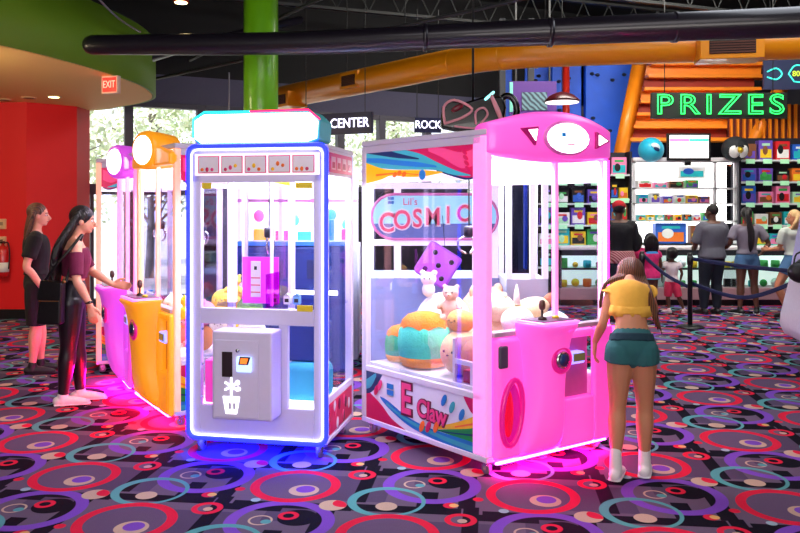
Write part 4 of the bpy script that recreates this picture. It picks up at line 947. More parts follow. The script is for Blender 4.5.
# big purple foam die leaning inside the cosmic machine
t = thing('foam_die', 'tilted purple foam die with black dots behind the pink machine glass', 'foam die', (.36, 7.50, 1.10)); t.rotation_euler = (0, R(32), 0)
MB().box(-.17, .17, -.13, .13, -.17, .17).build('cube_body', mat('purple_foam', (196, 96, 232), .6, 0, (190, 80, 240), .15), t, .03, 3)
for x, z in ((-.09, .09), (.09, .09), (-.09, -.09), (.09, -.09), (0, 0)): MB().ell((x, -.13, z), (.025, .006, .025), n=12, m=6).build('dot', BLACK, t)
o = MB().sweep([(0, .13, .15), (-.47, .30, .80)], [.003, .003], n=6, k=1).build('hanging_string', BLACK, t)
# amber machine pile
def pile(origin, rz, w, d, z, cols, labs, sd, where, y0=.18):
    rnd = random.Random(sd); M = Matrix.Translation(origin) @ Matrix.Rotation(rz, 4, 'Z'); n = 0
    for k, c in enumerate(cols):
        lay = k // 6; i = k % 6
        u = w * (.2 + .3 * (i % 3)) + rnd.uniform(-.02, .02); v = d * (.28 + .42 * (i // 3)) + rnd.uniform(-.02, .02); r = rnd.uniform(.10, .13) - .01 * lay
        p = M @ Vector((u, v, z + lay * .20))
        lab = '%s plush in the %s, %s layer, %s %s' % (labs[k], where, ('bottom', 'second', 'top')[lay], ('front', 'back')[i // 3], ('left', 'middle', 'right')[i % 3])
        if k % 3 == 1: bear(p, r * .8, c, lab, rz + rnd.uniform(-1, 1))
        else: round_plush(p, r, c, lab, rz + rnd.uniform(-1, 1), .9, k % 2 == 0)
YE, OR_, PK, WH, BLU, GN_ = (250, 210, 60), (245, 150, 60), (250, 150, 170), (248, 240, 226), (60, 140, 220), (140, 190, 90)
cs = [YE, PK, OR_, WH, YE, WH, WH, YE, PK, YE, OR_, GN_]; ls = ['yellow', 'pink', 'orange', 'white', 'yellow', 'white', 'white', 'yellow', 'pink', 'yellow', 'orange', 'green']
pile((-2.25, 6.70, 0), R(-56.1), 1.02, 1.0, .52, cs, ls, 4, 'amber machine')
cs = [GN_, YE, WH, YE, GN_, OR_]; ls = ['green', 'yellow', 'white', 'yellow', 'green', 'orange']
pile((-2.73, 7.57, 0), R(-61.3), .9, .78, .52, cs, ls, 6, 'orchid machine')
cs = [WH, BLU, YE, BLU, WH, GN_]; ls = ['white', 'blue', 'yellow', 'blue', 'white', 'green']
pile((-3.335, 8.62, 0), R(-69), .9, .80, .52, cs, ls, 9, 'peach framed machine')
# blue bag of prizes in the amber machine's base corner and small prizes in the white machine
M1MAT = Matrix.Translation((-1.425, 5.28, 0)) @ Matrix.Rotation(R(-10.8), 4, 'Z')
def in1(u, v, z): return M1MAT @ Vector((u, v, z))
B1 = R(-10.8)
t = thing('blue_cushion_plush', 'teal blue box shaped plush in the lower right window of the white machine', 'plush toy', in1(.74, .30, .322), B1)
MB().box(-.15, .16, -.10, .14, 0, .26).build('body', mat('teal_plush_cloth', (60, 170, 200), .9, bump=.4), t, .06, 4)
t = thing('blue_box', 'dark blue box on the teal plush in the white machine', 'box', in1(.74, .33, .585), B1); MB().box(-.13, .14, -.06, .1, 0, .27).build('carton', NB, t, .01)
round_plush(in1(.17, .33, .322), .085, (250, 170, 200), 'pink plush in the lower left window of the white machine', B1)
bear(in1(.16, .42, .972), .075, (246, 196, 90), 'honey coloured teddy at the left side of the white machine shelf', B1, (250, 240, 230))
round_plush(in1(.16, .56, .972), .07, (236, 120, 170), 'small pink plush behind the honey teddy in the white machine', B1)
for k, (u, c, lab) in enumerate(((.50, (240, 150, 190), 'small pink boxed figure'), (.59, (250, 250, 250), 'small white house shaped box'), (.66, (110, 170, 220), 'small light blue boxed figure'))):
    t = thing('toy_box', lab + ' on the shelf of the white machine', 'toy', in1(u, .32, .972), B1)
    MB().box(-.024, .024, -.02, .02, 0, .055).build('carton', mat('toy_card_%d' % k, c, .5), t, .004); MB().prism([(-.026, .055), (.026, .055), (0, .078)], -.02, .02, 'Y').build('roof_flap', mat('toy_flap_%d' % k, tuple(int(x * .8) for x in c), .5), t)
    MB().box(-.015, .015, -.022, -.02, .015, .04).build('window_print', BLACK, t)

# ------------------------------------------------------------------ prize counter
def box_item(nm, lab, cat, c, sx, sy, sz, cols, rnd, grp=None):
    """retail box: carton with a printed face panel and a price card"""
    t = thing(nm, lab, cat, c, 0, grp)
    mb = MB().use(cols[0]).box(-sx / 2, sx / 2, 0, sy, 0, sz)
    mb.use(cols[1]).box(-sx * .42, sx * .42, -.004, 0, sz * .1, sz * .55)
    mb.use(cols[2]).ell((rnd.uniform(-.2, .2) * sx, -.006, sz * rnd.uniform(.35, .6)), (sx * .2, .004, sz * .24), n=12, m=6)
    mb.use(cols[3]).box(-sx * .3, sx * .3, -.006, -.003, sz * .72, sz * .85)
    mb.build('printed_carton', None, t)
    return t
PAL = {n: mat('pack_' + n.replace(' ', '_'), c, .45, var=.05) for n, c in dict(white=(240, 240, 238), red=(214, 30, 40), blue=(40, 96, 200), teal=(30, 180, 190), yellow=(245, 206, 40), green=(60, 170, 80), orange=(240, 120, 40),
      purple=(110, 80, 190), black=(20, 20, 24), pink=(244, 130, 180), mint=(176, 232, 190), brown=(130, 80, 50)).items()}
NAMES = list(PAL)
CW_ = mat('white_counter_laminate', (225, 222, 226), .4); SHB = mat('black_shelf_back', (26, 22, 36), .7); SHW = mat('white_shelf', (214, 220, 220), .5)
MINTC = mat('mint_price_card', (176, 236, 190), .6, 0, (170, 235, 190), .15)  # faint emission put into the cards to brighten the dark shelves
# lit white display case
t = thing('display_case', 'tall brightly lit white display case behind the prize counter', 'display case', (4.6, 14.3, 0))
x0, x1 = W(633, 0, 14.3).x - 4.6, W(737, 0, 14.3).x - 4.6
z1 = 2.48
MB().box(x0, x1, 0, .5, .05, .98).build('base', CW_, t)
MB().box(x0, x1, .46, .5, .98, z1).build('back_panel', glow('lit_white_case_back', (255, 252, 250), 1.5), t)
for x in (x0, x1 - .05, x1 - .42): MB().box(x, x + .05, 0, .05, .98, z1).build('upright', mat('case_upright', (222, 222, 226), .4), t)
for z in (.98, 1.40, 1.72, 2.0, z1): MB().box(x0, x1, 0, .46, z - .025, z).build('shelf', CW_, t)
MB().box(x0, x1, -.03, .5, z1, z1 + .07).build('cornice', CW_, t)
for z in (1.37, 1.69, z1 - .03): MB().box(x0 + .06, x1 - .06, .08, .12, z - .012, z).build('shelf_light', glow('case_strip', (255, 255, 250), 5), t)
rnd = random.Random(21)
def row(xa, xb, y, z, hmax, where, n, sd, nm='toy_box'):
    rnd = random.Random(sd); x = xa; wid = (xb - xa) / n
    for k in range(n):
        cn = [rnd.choice(NAMES) for _ in range(4)]
        sx = wid * rnd.uniform(.72, .92); sz = hmax * rnd.uniform(.6, .95)
        lab = '%s and %s boxed prize, %s along %s' % (cn[0], cn[1], ORD[k], where)
        box_item(nm, lab, 'toy box', (x + wid / 2, y, z), sx, .16, sz, [PAL[c] for c in cn], rnd, 'boxed prizes behind the counter'); x += wid
ORD = ['first', 'second', 'third', 'fourth', 'fifth', 'sixth', 'seventh', 'eighth', 'ninth', 'tenth']
row(4.6 + x0 + .1, 4.6 + x0 + 1.25, 14.38, 2.0, .16, 'the upper shelf of the lit case', 4, 2)
t = box_item('toy_box', 'large pale blue car kit box at the top right of the lit case', 'toy box', (4.6 + x0 + 1.12, 14.42, 2.18), .5, .14, .24, [PAL['white'], PAL['teal'], PAL['blue'], PAL['white']], rnd)
row(4.6 + x0 + .1, 4.6 + x1 - .45, 14.38, 1.72, .2, 'the middle shelf of the lit case', 6, 3)
row(4.6 + x0 + .1, 4.6 + x1 - .45, 14.38, 1.40, .16, 'the lower shelf of the lit case', 8, 4)
rb = random.Random(3)
for (px, nm, cols, hh) in ((672, 'large blue boxed game at the bottom of the lit case with a green top band', ('blue', 'orange', 'white', 'teal'), .38), (700, 'tan boxed prize beside the blue game in the lit case', ('brown', 'yellow', 'white', 'red'), .33)):
    c = W(px, 0, 14.3); box_item('game_box', nm, 'game box', (c.x, 14.36, .98), .56 if px == 672 else .3, .16, hh, [PAL[q_] for q_ in cols], rb)
# monitor on the case
t = thing('menu_monitor', 'black framed monitor with a bright white screen on the lit case', 'monitor', W(689, 147, 14.25))
MB().box(-.40, .40, 0, .05, -.25, .25).build('bezel', BLACK, t, .01)
mb = MB().use(glow('screen_white', (255, 250, 255), .72)).box(-.355, .355, -.004, 0, -.20, .215); mb.use(glow('screen_pink', (240, 120, 190), .6)).box(-.35, 0, -.007, -.004, .1, .15); mb.use(glow('screen_mint', (70, 200, 170), .6)).box(0, .35, -.007, -.004, .1, .15)
mb.build('screen', None, t); MB().box(-.06, .06, .05, .1, -.33, .0).build('mount', BLACK, t)
t = thing('blue_ball', 'turquoise ball on top of the lit case left of the monitor', 'ball', W(651, 150, 14.3))
mb = MB(); mb.use(mat('turquoise_ball', (40, 180, 214), .35)).ell((0, 0, 0), .23, n=24, m=16); mb.use(mat('ball_print_white', (220, 235, 240), .4)).ell((.02, -.2, .05), (.09, .035, .06), (0, .5, 0)); mb.use(CN).ell((.03, -.225, .0), (.06, .02, .035), (0, .5, 0)); mb.build('ball', None, t)
t = thing('penguin_ball', 'round black and white penguin toy above the right end of the lit case', 'plush toy', W(735, 149, 14.2))
MB().ell((0, 0, 0), (.24, .2, .23), n=24, m=16).build('body', mat('penguin_black', (22, 26, 30), .7), t)
MB().ell((-.06, -.12, -.04), (.11, .09, .13)).ell((.07, -.12, -.04), (.11, .09, .13)).build('face', mat('penguin_white', (240, 240, 235), .7), t)
MB().lathe([(.06, 0), (.03, .04), (.004, .08)], (.01, -.2, -.03), 10, 'Y').build('beak', PAL['yellow'], t)
for s in (-1, 1): MB().ell((s * .06, -.20, .03), .017).build('eye', EYE, t)
# shelf units left and right
def shelf_unit(label, px0, px1, Y, zs, n, where, sd, hs=None):
    a, b = W(px0, 0, Y).x, W(px1, 0, Y).x; cx = (a + b) / 2; hw = (b - a) / 2
    t = thing('shelf_unit', label, 'shelf unit', (cx, Y, 0))
    MB().box(-hw, hw, .32, .36, .05, zs[-1] + .42).build('back_panel', SHB, t)
    for x in (-hw, hw - .04): MB().box(x, x + .04, 0, .32, .05, zs[-1] + .42).build('side_panel', SHB, t)
    for z in zs: MB().box(-hw + .04, hw - .04, 0, .32, z - .03, z).build('shelf', SHW, t)
    for i, z in enumerate(zs):
        nn = n if isinstance(n, int) else n[i]
        row(a + .05, b - .05, Y + .06, z, .34 if i < len(zs) - 1 else .38, where % ORD[i], nn, sd + i * 7)
        for k in range(nn):
            xx = -hw + .05 + (k + .5) * (2 * hw - .1) / nn
            MB().box(xx - .08, xx + .08, -.01, 0, z - .075, z + .01).build('price_card', MINTC, t)
    return t
shelf_unit('black shelf unit crowded with boxed prizes right of the lit case', 739, 830, 14.4, [.95, 1.32, 1.72, 2.12, 2.52], [6, 6, 5, 5, 5], 'the %s shelf up of the right unit', 40)
shelf_unit('narrow black shelf unit of boxed prizes left of the lit case', 608, 632, 14.4, [.95, 1.4, 1.8, 2.25], [1, 2, 2, 1], 'the %s shelf up of the narrow unit', 80)
shelf_unit('black shelf unit of prizes seen through the pink machine glass', 536, 606, 14.4, [.55, .95, 1.32, 1.72, 2.12], 4, 'the %s shelf up behind the pink machine', 120)
# counter
def counter(px0, px1, Y, lab):
    a, b = W(px0, 0, Y).x, W(px1, 0, Y).x; cx = (a + b) / 2; hw = (b - a) / 2
    t = thing('glass_display_counter', lab, 'display counter', (cx, Y, 0))
    MB().box(-hw, hw, 0, .55, .1, .30).build('plinth', mat('dusty_rose_plinth', (168, 130, 138), .5), t, .01)
    MB().box(-hw + .02, hw - .02, .05, .5, 0, .1).build('toe_kick', BLACK, t)
    MB().box(-hw, hw, .5, .55, .3, .95).build('back_panel', glow('lit_counter_back', (225, 245, 232), .55), t)
    MB().box(-hw, hw, 0, .55, .93, .98).build('counter_top', CW_, t, .01)
    MB().box(-hw, hw, .0, .03, .84, .93).build('top_rail', mat('dark_rail', (40, 44, 50), .4), t)
    MB().box(-hw + .02, hw - .02, .02, .5, .60, .62).build('glass_shelf', glass('green_shelf_glass', (200, 235, 215), .15), t)
    MB().box(-hw, hw, .0, .02, .60, .635).build('shelf_edge', mat('dark_rail', (40, 44, 50)), t)
    MB().box(-hw + .02, hw - .02, .005, .012, .3, .86).build('front_glass', GLASS, t)
    MB().box(-hw + .05, hw - .05, .06, .09, .905, .925).build('light_strip', glow('counter_strip', (240, 255, 245), 7), t)
    MB().box(-hw, -hw + .03, 0, .5, .3, .93).build('end_post', CHROME, t); MB().box(hw - .03, hw, 0, .5, .3, .93).build('end_post', CHROME, t)
    return a, b
for ci, (p0, p1) in enumerate(((560, 668), (669, 738), (739, 835))):
    a, b = counter(p0, p1, 13.1, ('left', 'middle', 'right')[ci] + ' section of the lit glass prize counter')
    rnd = random.Random(60 + ci)
    for z, zl in ((.30, 'bottom'), (.62, 'upper')):
        nn = int((b - a) / .19)
        for k in range(nn):
            x = a + (k + .5) * (b - a) / nn; cn = rnd.choice(['green', 'mint', 'white', 'teal', 'yellow', 'green', 'red', 'orange', 'black']); kind = rnd.randrange(3)
            nm, wd = (('toy_ball', 'ball'), ('toy_tub', 'tub'), ('toy_packet', 'packet'))[kind]
            lab = '%s small %s on the %s level of the %s counter section, %s from its left' % (cn, wd, zl, ('left', 'middle', 'right')[ci], ('%s' % ORD[k]) if k < 10 else 'far right')
            mb = MB(); r = rnd.uniform(.05, .075)
            if kind == 0: mb.ell((x, 13.3, z + r + .002), r, n=12, m=8)
            elif kind == 1: mb.lathe([(r * .8, 0), (r, .02), (r, r * 1.6), (r * .85, r * 1.8)], (x, 13.3, z + .002), 14)
            else: mb.box(x - r, x + r, 13.28, 13.34, z + .002, z + r * 2.6)
            tag(mb.build(nm, PAL[cn]), lab, 'toy', 'small toys inside the glass counter')
# queue barrier
STB = mat('black_stanchion', (12, 12, 16), .35); BLT = mat('blue_black_belt', (20, 30, 76), .6)
def stanchion(x, y, lab):
    t = thing('queue_stanchion', lab, 'stanchion', (x, y, 0))
    MB().lathe([(.19, 0), (.19, .012), (.15, .03), (.04, .045)], n=28).build('base', STB, t); MB().lathe([(.033, .04), (.033, 1.0), (.028, 1.02)], n=18).build('post', STB, t)
    MB().lathe([(.04, .86), (.04, .98)], n=18).build('belt_head', STB, t)
stanchion(W(690, 0, 10.75).x, 10.75, 'black belt barrier post standing on the carpet right of the girl')
stanchion(W(642, 0, 11.2).x, 11.2, 'black belt barrier post mostly behind the girl')
stanchion(W(812, 0, 9.0).x, 9.0, 'black belt barrier post beyond the right picture edge')
a = Vector((W(690, 0, 10.75).x, 10.75, 0)); 
def belt(p, q, z0, z1, sag, lab):
    mid = (Vector(p) + Vector(q)) / 2; P_ = [(p[0], p[1], z0), (mid.x, mid.y, (z0 + z1) / 2 - sag), (q[0], q[1], z1)]
    tag(MB().sweep(P_, [(.026, .003)] * 3, side=(0, 0, 1), n=8, k=8).build('barrier_belt', BLT), lab, 'barrier belt')
b = (W(812, 0, 9.0).x, 9.0); l_ = (W(642, 0, 11.2).x, 11.2)
belt((a.x + .03, a.y), (b[0] - .03, b[1]), .94, .90, .02, 'upper taut barrier belt running right from the black post')
belt((a.x + .03, a.y + .02), (b[0] - .03, b[1]), .60, .86, .22, 'lower sagging blue barrier belt right of the black post')
belt((a.x - .03, a.y), (l_[0] + .03, l_[1]), .56, .95, .05, 'blue barrier belt rising left from the black post towards the girl')
# cabinet at the right edge
t = thing('arcade_cabinet', 'rounded white game cabinet at the right picture edge', 'arcade cabinet', (4.23, 7.8, 0), R(-8))
WC = mat('white_gloss_cabinet', (222, 214, 232), .3, coat=.3)
MB().box(-.02, .5, .05, .6, .0, .03).build('foot_plate', WC, t, .01)
MB().box(-.02, .4, .12, .5, .03, .28).build('pedestal', WC, t, .02)
pp = [(-.13, 1.05), (-.16, .85), (-.24, .52), (-.25, .40), (-.20, .30), (-.08, .24), (.6, .24), (.6, 1.05)]
MB().prism(pp, 0, .6, 'Y').build('lower_body', WC, t, .03, 3)
MB().prism([(-.13, .86), (-.16, .64), (.5, .64), (.5, .86)], -.012, .0, 'Y').build('red_sticker', mat('red_sparkle_print', (226, 30, 70), .4, var=.5, scale=40), t)
MB().prism([(-.12, .63), (-.14, .50), (.5, .50), (.5, .63)], -.02, .0, 'Y').build('dark_slot', BLACK, t)
MB().prism([(-.19, .50), (-.2, .42), (.5, .42), (.5, .50)], -.012, .0, 'Y').build('green_band', mat('green_band', (70, 140, 90), .5), t)
MB().prism([(-.13, 1.02), (-.02, 1.02), (.10, 2.0), (.04, 2.0)], 0, .6, 'Y').build('side_fin', mat('lavender_fin', (190, 186, 236), .35), t, .01)
MB().prism([(-.02, 1.05), (.5, 1.05), (.5, 2.0), (.10, 2.0)], .1, .6, 'Y').build('screen_body', mat('pale_teal_screen', (170, 205, 205), .3), t)
t = thing('handbag', 'black soft handbag on the white cabinet at the right edge', 'handbag', (3.95, 7.70, 1.03))
MB().ell((0, 0, -.02), (.15, .07, .11), n=20).ell((.03, 0, .02), (.12, .06, .1)).build('bag_body', mat('black_soft_leather', (12, 11, 14), .45, bump=.5), t)
MB().sweep([(-.09, 0, .04), (-.06, .0, .16), (.06, 0, .17), (.1, 0, .05)], [.009] * 4, n=8).build('handle', mat('black_soft_leather', (12, 11, 14)), t)
# ------------------------------------------------------------------ people
def V(*a): return Vector(a)
def person(label, loc, rz, h, J, skin, hair, vox=.008, clothes=(), shoe=None, shoe_h=0, hairf=None, fem=1, headk=1.0, hand=1.0, build_=1.0, group=None, legk=1.0):
    """J: joint positions in fractions of height (x right, y forward, z up)"""
    t = thing('person', label, 'person', loc, rz, group)
    D = dict(pel=V(0, 0, .52), waist=V(0, .0, .615), chest=V(0, 0, .715), sh=V(0, -.005, .80), neck=V(0, 0, .845), head=V(0, .012, .925), look=V(0, 1, 0),
             sl=V(-.105, 0, .80), sr=V(.105, 0, .80), el=V(-.135, -.01, .63), er=V(.135, -.01, .63), wl=V(-.14, .03, .485), wr=V(.14, .03, .485), hl=V(0, .02, -1), hr=V(0, .02, -1),
             ll=V(-.05, 0, .50), lr=V(.05, 0, .50), kl=V(-.052, .01, .285), kr=V(.052, .01, .285), al=V(-.052, -.01, .05), ar=V(.052, -.01, .05), fl=V(-.1, 1, 0), fr=V(.1, 1, 0))
    D.update({k: V(*v) for k, v in J.items()})
    P = {k: v * h for k, v in D.items() if k not in ('look', 'hl', 'hr', 'fl', 'fr')}
    b = build_; s = h * b
    side = (P['sr'] - P['sl']).normalized()
    tor = ([P['pel'] - V(0, 0, .035 * h), P['pel'], P['pel'].lerp(P['waist'], .6), P['waist'], P['chest'], P['sh'] - (P['sh'] - P['chest']) * .25, P['sh'] + (P['neck'] - P['sh']) * .35],
           [(.070 * s, .058 * s), (.094 * s, .066 * s), (.083 * s, .058 * s), ((.070 if fem else .08) * s, .052 * s), (.086 * s, .062 * s), (.098 * s, .055 * s), (.05 * s, .035 * s)])
    arms = {}
    for q in 'lr':
        S_, E_, W_ = P['s' + q], P['e' + q], P['w' + q]
        arms[q] = ([S_, S_.lerp(E_, .3), E_, E_.lerp(W_, .3), W_], [.031 * s, .028 * s, .0215 * s, .0225 * s, .0145 * s])
    legs = {}
    for q in 'lr':
        H_, K_, A_ = P['l' + q], P['k' + q], P['a' + q]
        legs[q] = ([H_ + V(0, 0, .01 * h), H_.lerp(K_, .35), K_, K_.lerp(A_, .3), K_.lerp(A_, .75), A_], [z_ * s * legk for z_ in (.056, .050, .034, .036, .023, .019)])
    mb = MB(); mb.sweep(*tor, side=side, n=18)
    mb.sweep([P['sl'] + (P['sh'] - P['sl']) * .1, P['sh'], P['sr'] + (P['sh'] - P['sr']) * .1], [.033 * s, .042 * s, .033 * s], n=12)
    for q in 'lr':
        mb.sweep(*arms[q], n=12); mb.sweep(*legs[q], n=14)
        A_ = P['a' + q]; f = D['f' + q].normalized()
        mb.sweep([A_ + V(0, 0, .01 * h), A_ - V(0, 0, .02 * h) + f * .02 * h, V(A_.x, A_.y, A_.z - .035 * h) + f * .085 * h], [.02 * s, (.022 * s, .018 * s), (.022 * s, .010 * s)], n=10)
    # head with face
    hc = P['head']; lk = D['look'].normalized(); up = (hc - P['neck']).normalized(); up = (up + V(0, 0, 1.2)).normalized()
    lk = (lk - up * lk.dot(up)).normalized(); sd = lk.cross(up); k = h * headk
    rot = Matrix((sd, lk, up)).transposed(); eu = rot.to_euler()
    def hp(x, y, z): return hc + (sd * x + lk * y + up * z) * k
    mb.ell(hp(0, -.006, .010), (.044 * k, .054 * k, .050 * k), eu, 20, 14); mb.ell(hp(0, .010, -.022), (.034 * k, .040 * k, .042 * k), eu, 18, 12)
    mb.ell(hp(0, .036, -.050), (.015 * k, .014 * k, .012 * k), eu)
    mb.sweep([hp(0, .046, .006), hp(0, .058, -.012), hp(0, .062, -.020), hp(0, .046, -.026)], [.005 * k, .008 * k, .009 * k, .006 * k], n=8)
    mb.ell(hp(0, .046, -.036), (.013 * k, .008 * k, .006 * k), eu)
    for sx in (-1, 1): mb.ell(hp(sx * .044, -.004, -.010), (.007 * k, .012 * k, .017 * k), eu)
    mb.sweep([P['sh'] + (P['neck'] - P['sh']) * .1, P['neck'], hp(0, -.006, -.02)], [(.034 * s, .032 * s), (.028 * s, .028 * s), (.028 * k, .03 * k)], side=sd, n=12)
    # hands: palm, four fingers and a thumb
    for q in 'lr':
        Wp = P['w' + q]; hd = D['h' + q].normalized(); hs = h * .055 * hand
        fw = V(0, 1, 0) if abs(hd.y) < .8 else V(0, 0, 1)
        wide = (fw - hd * fw.dot(hd)).normalized(); nrm = hd.cross(wide).normalized(); nrm = nrm if (nrm.x < 0) == (q == 'r') else -nrm   # palm faces the body
        mb.sweep([Wp - hd * hs * .1, Wp + hd * hs * .5, Wp + hd * hs * 1.0], [(hs * .24, hs * .19), (hs * .38, hs * .17), (hs * .40, hs * .15)], side=wide, n=10)
        for i, (o, L_) in enumerate(((.32, .78), (.11, .9), (-.10, .84), (-.30, .66))):
            b0 = Wp + hd * hs * .9 + wide * o * hs
            mb.sweep([b0, b0 + hd * hs * L_ * .45 + nrm * hs * .05, b0 + hd * hs * L_ * .8 + nrm * hs * .2, b0 + hd * hs * L_ * .95 + nrm * hs * .38], [hs * .11, hs * .1, hs * .09, hs * .075], n=8, k=3)
        b0 = Wp + hd * hs * .3 + wide * hs * .3
        mb.sweep([b0, b0 + hd * hs * .35 + wide * hs * .3, b0 + hd * hs * .75 + wide * hs * .36 + nrm * hs * .1], [hs * .15, hs * .12, hs * .09], n=8, k=3)
    union(mb, 'body', skin, t, vox, 2)
    for sx in (-1, 1):
        MB().ell(hp(sx * .017, .042, .000), (.0075 * k, .006 * k, .005 * k), eu, 10, 8).build('eye', mat('eye_white', (225, 220, 215), .3), t)
        MB().ell(hp(sx * .017, .0472, .000), (.0036 * k, .0022 * k, .0036 * k), eu, 8, 6).build('iris', EYE, t)
        MB().sweep([hp(sx * .007, .047, .011), hp(sx * .018, .048, .014), hp(sx * .029, .040, .011)], [.0018 * k] * 3, n=6, k=2).build('eyebrow', hair or EYE, t)
    MB().sweep([hp(-.011, .0515, -.037), hp(0, .0545, -.036), hp(.011, .0515, -.037)], [.0024 * k, .0034 * k, .0024 * k], n=8, k=3).build('lips', mat('rose_lips', (176, 70, 70), .5), t)
    # clothes: inflated slices of the same sweeps
    tp, tr = dense(*tor, 6)
    def slice_t(f0, f1, inf, zf=None):
        n = len(tp); a, e = int(f0 * (n - 1)), int(f1 * (n - 1)) + 1
        return tp[a:e], [(r[0] + inf * h, r[1] + inf * h) for r in tr[a:e]]
    def limb(seg, f0, f1, inf, flare=0):
        lp, lr = dense(*seg, 5); n = len(lp); a, e = int(f0 * (n - 1)), int(f1 * (n - 1)) + 1
        return lp[a:e], [((r[0] if hasattr(r, '__len__') else r) + inf * h + flare * h * (i / max(1, e - a - 1)),) * 2 for i, r in enumerate(lr[a:e])]
    for (nm, m_, kind, kw) in clothes:
        cb = MB()
        if kind == 'top':
            a_, e_ = slice_t(kw.get('hem', .30), kw.get('neck', .97), kw.get('inf', .008)); 
            if kw.get('flare'): e_ = [(r[0] + kw['flare'] * h * (1 - i / len(e_)), r[1] + kw['flare'] * h * (1 - i / len(e_))) for i, r in enumerate(e_)]
            cb.sweep(a_, e_, side=side, n=20, k=1, cap=False)
            if kw.get('yoke', 1): cb.sweep([P['sl'], P['sh'] + V(0, 0, -.005 * h), P['sr']], [.034 * s, .043 * s, .034 * s], n=12)
            if kw.get('sleeve'):
                for q in 'lr': cb.sweep(*limb(arms[q], kw.get('sl0', 0), kw['sleeve'], .008, kw.get('sflare', .006)), n=14, k=1, cap=False)
        elif kind == 'legs':
            a_, e_ = slice_t(0, kw.get('waist', .42), .006); cb.sweep(a_, e_, side=side, n=20, k=1, cap=True)
            for q in 'lr':
                lp, lr = limb(legs[q], 0, kw['to'], .006, kw.get('flare', 0)); r0 = lr[0][0]; u_ = V(0, 0, 1) * h
                lp = [lp[0] + u_ * .058, lp[0] + u_ * .045, lp[0] + u_ * .022] + lp; lr = [(r0 * .3,) * 2, (r0 * .72,) * 2, (r0 * .94,) * 2] + lr
                cb.sweep(lp, lr, n=16, k=1, cap=False)
        elif kind == 'band':
            a_, e_ = slice_t(kw['f0'], kw['f1'], kw.get('inf', .012)); cb.sweep(a_, e_, side=side, n=20, k=1, cap=False)
        elif kind == 'armband':
            for q in 'lr': cb.sweep(*limb(arms[q], kw['f0'], kw['f1'], .006), n=14, k=1, cap=False)
        union(cb, nm, m_, t, max(vox, .007), 2)
    if shoe:
        for q in 'lr':
            A_ = P['a' + q]; f = V(D['f' + q].x, D['f' + q].y, 0).normalized(); sole = A_.z - .05 * h if A_.z > .06 * h else 0
            z0 = max(0.0, A_.z - .048 * h); g = V(A_.x, A_.y, z0)
            mb = MB(); mb.sweep([g - f * .025 * h + V(0, 0, .024 * h), g + f * .03 * h + V(0, 0, .024 * h), g + f * .085 * h + V(0, 0, .017 * h), g + f * .115 * h + V(0, 0, .013 * h)],
                     [(.025 * h, .024 * h), (.026 * h, .023 * h), (.028 * h, .017 * h), (.022 * h, .012 * h)], side=(f.y, -f.x, 0), n=14)
            mb.sweep([g + V(0, 0, .02 * h), V(A_.x, A_.y, A_.z + (.01 + shoe_h) * h)], [(.027 * h, .027 * h), (.0245 * h, .0245 * h)], n=14, k=2)
            sh_ = union(mb, 'shoe', shoe[0], t, .006, 2)
            MB().sweep([g - f * .036 * h + V(0, 0, .006 * h), g + f * .04 * h + V(0, 0, .006 * h), g + f * .125 * h + V(0, 0, .006 * h)], [(.026 * h, .0058 * h), (.028 * h, .0058 * h), (.024 * h, .0058 * h)], side=(f.y, -f.x, 0), n=12).build('sole', shoe[1], sh_)
            if len(shoe) > 2:
                mb = MB()
                for i in range(4): c_ = g + f * (.035 + .011 * (3 - i)) * h + V(0, 0, (.040 + .009 * i) * h); mb.sweep([c_ - V(f.y, -f.x, 0) * .014 * h, c_ + V(0, 0, .002 * h) + f * .003 * h, c_ + V(f.y, -f.x, 0) * .014 * h], [.0022 * h] * 3, n=6, k=2)
                mb.build('laces', shoe[2], sh_)
    if hair:
        mb = MB(); hairf(mb, hp, P, h, k, eu); union(mb, 'hair', hair, t, max(.006, vox * .9), 1)
    return t, P, hp
def cap_hair(mb, hp, k, eu, r=1.0):
    mb.ell(hp(0, -.014, .018), (.050 * k * r, .056 * k * r, .054 * k * r), eu, 20, 14)
def long_hair(n, end, seed, wd=.045, r0=.016, thick=1, start=.0):
    def f(mb, hp, P, h, k, eu):
        cap_hair(mb, hp, k, eu); rnd = random.Random(seed)
        for i in range(n):
            a = (i / (n - 1) - .5) * 2; e = end(a, rnd)
            p0 = hp(a * .030, -.03, .045 - .02 * abs(a)); p1 = hp(a * .050, -.046 + .022 * abs(a), -.010); p2 = p1.lerp(V(*e) * h, .5) + V(rnd.uniform(-.006, .006), -.012, 0) * h
            mb.sweep([p0, p1, p2, V(*e) * h], [r0 * k, r0 * 1.1 * k, r0 * .9 * h, r0 * .3 * h], n=8, k=4)
    return f
SK1 = mat('light_skin', (226, 160, 132), .55, var=.05, scale=12, sss=.08); SK2 = mat('tan_skin', (196, 132, 98), .55, var=.05, scale=12, sss=.08); SK3 = mat('dark_skin', (96, 60, 44), .55, var=.05, scale=12)
HB = striped('black_hair', (10, 8, 12), (30, 20, 26), 30, 'X', .4, .5); HBR = striped('brown_hair', (48, 24, 16), (112, 62, 36), 26, 'X', .45, .6); HG = striped('golden_brown_hair', (50, 24, 16), (128, 74, 40), 26, 'X', .45, .6); HBL = striped('blonde_hair', (190, 146, 90), (236, 204, 150), 30, 'X', .5, .5)
def cloth(n, c, v=.1): return mat(n, c, .9, var=v, scale=18, bump=.25)
WSH = mat('white_shoe_canvas', (232, 226, 226), .6); WSO = mat('white_rubber_sole', (238, 236, 238), .5); BSH = mat('black_shoe', (16, 15, 18), .5); BSO = mat('black_sole', (30, 28, 30), .7)

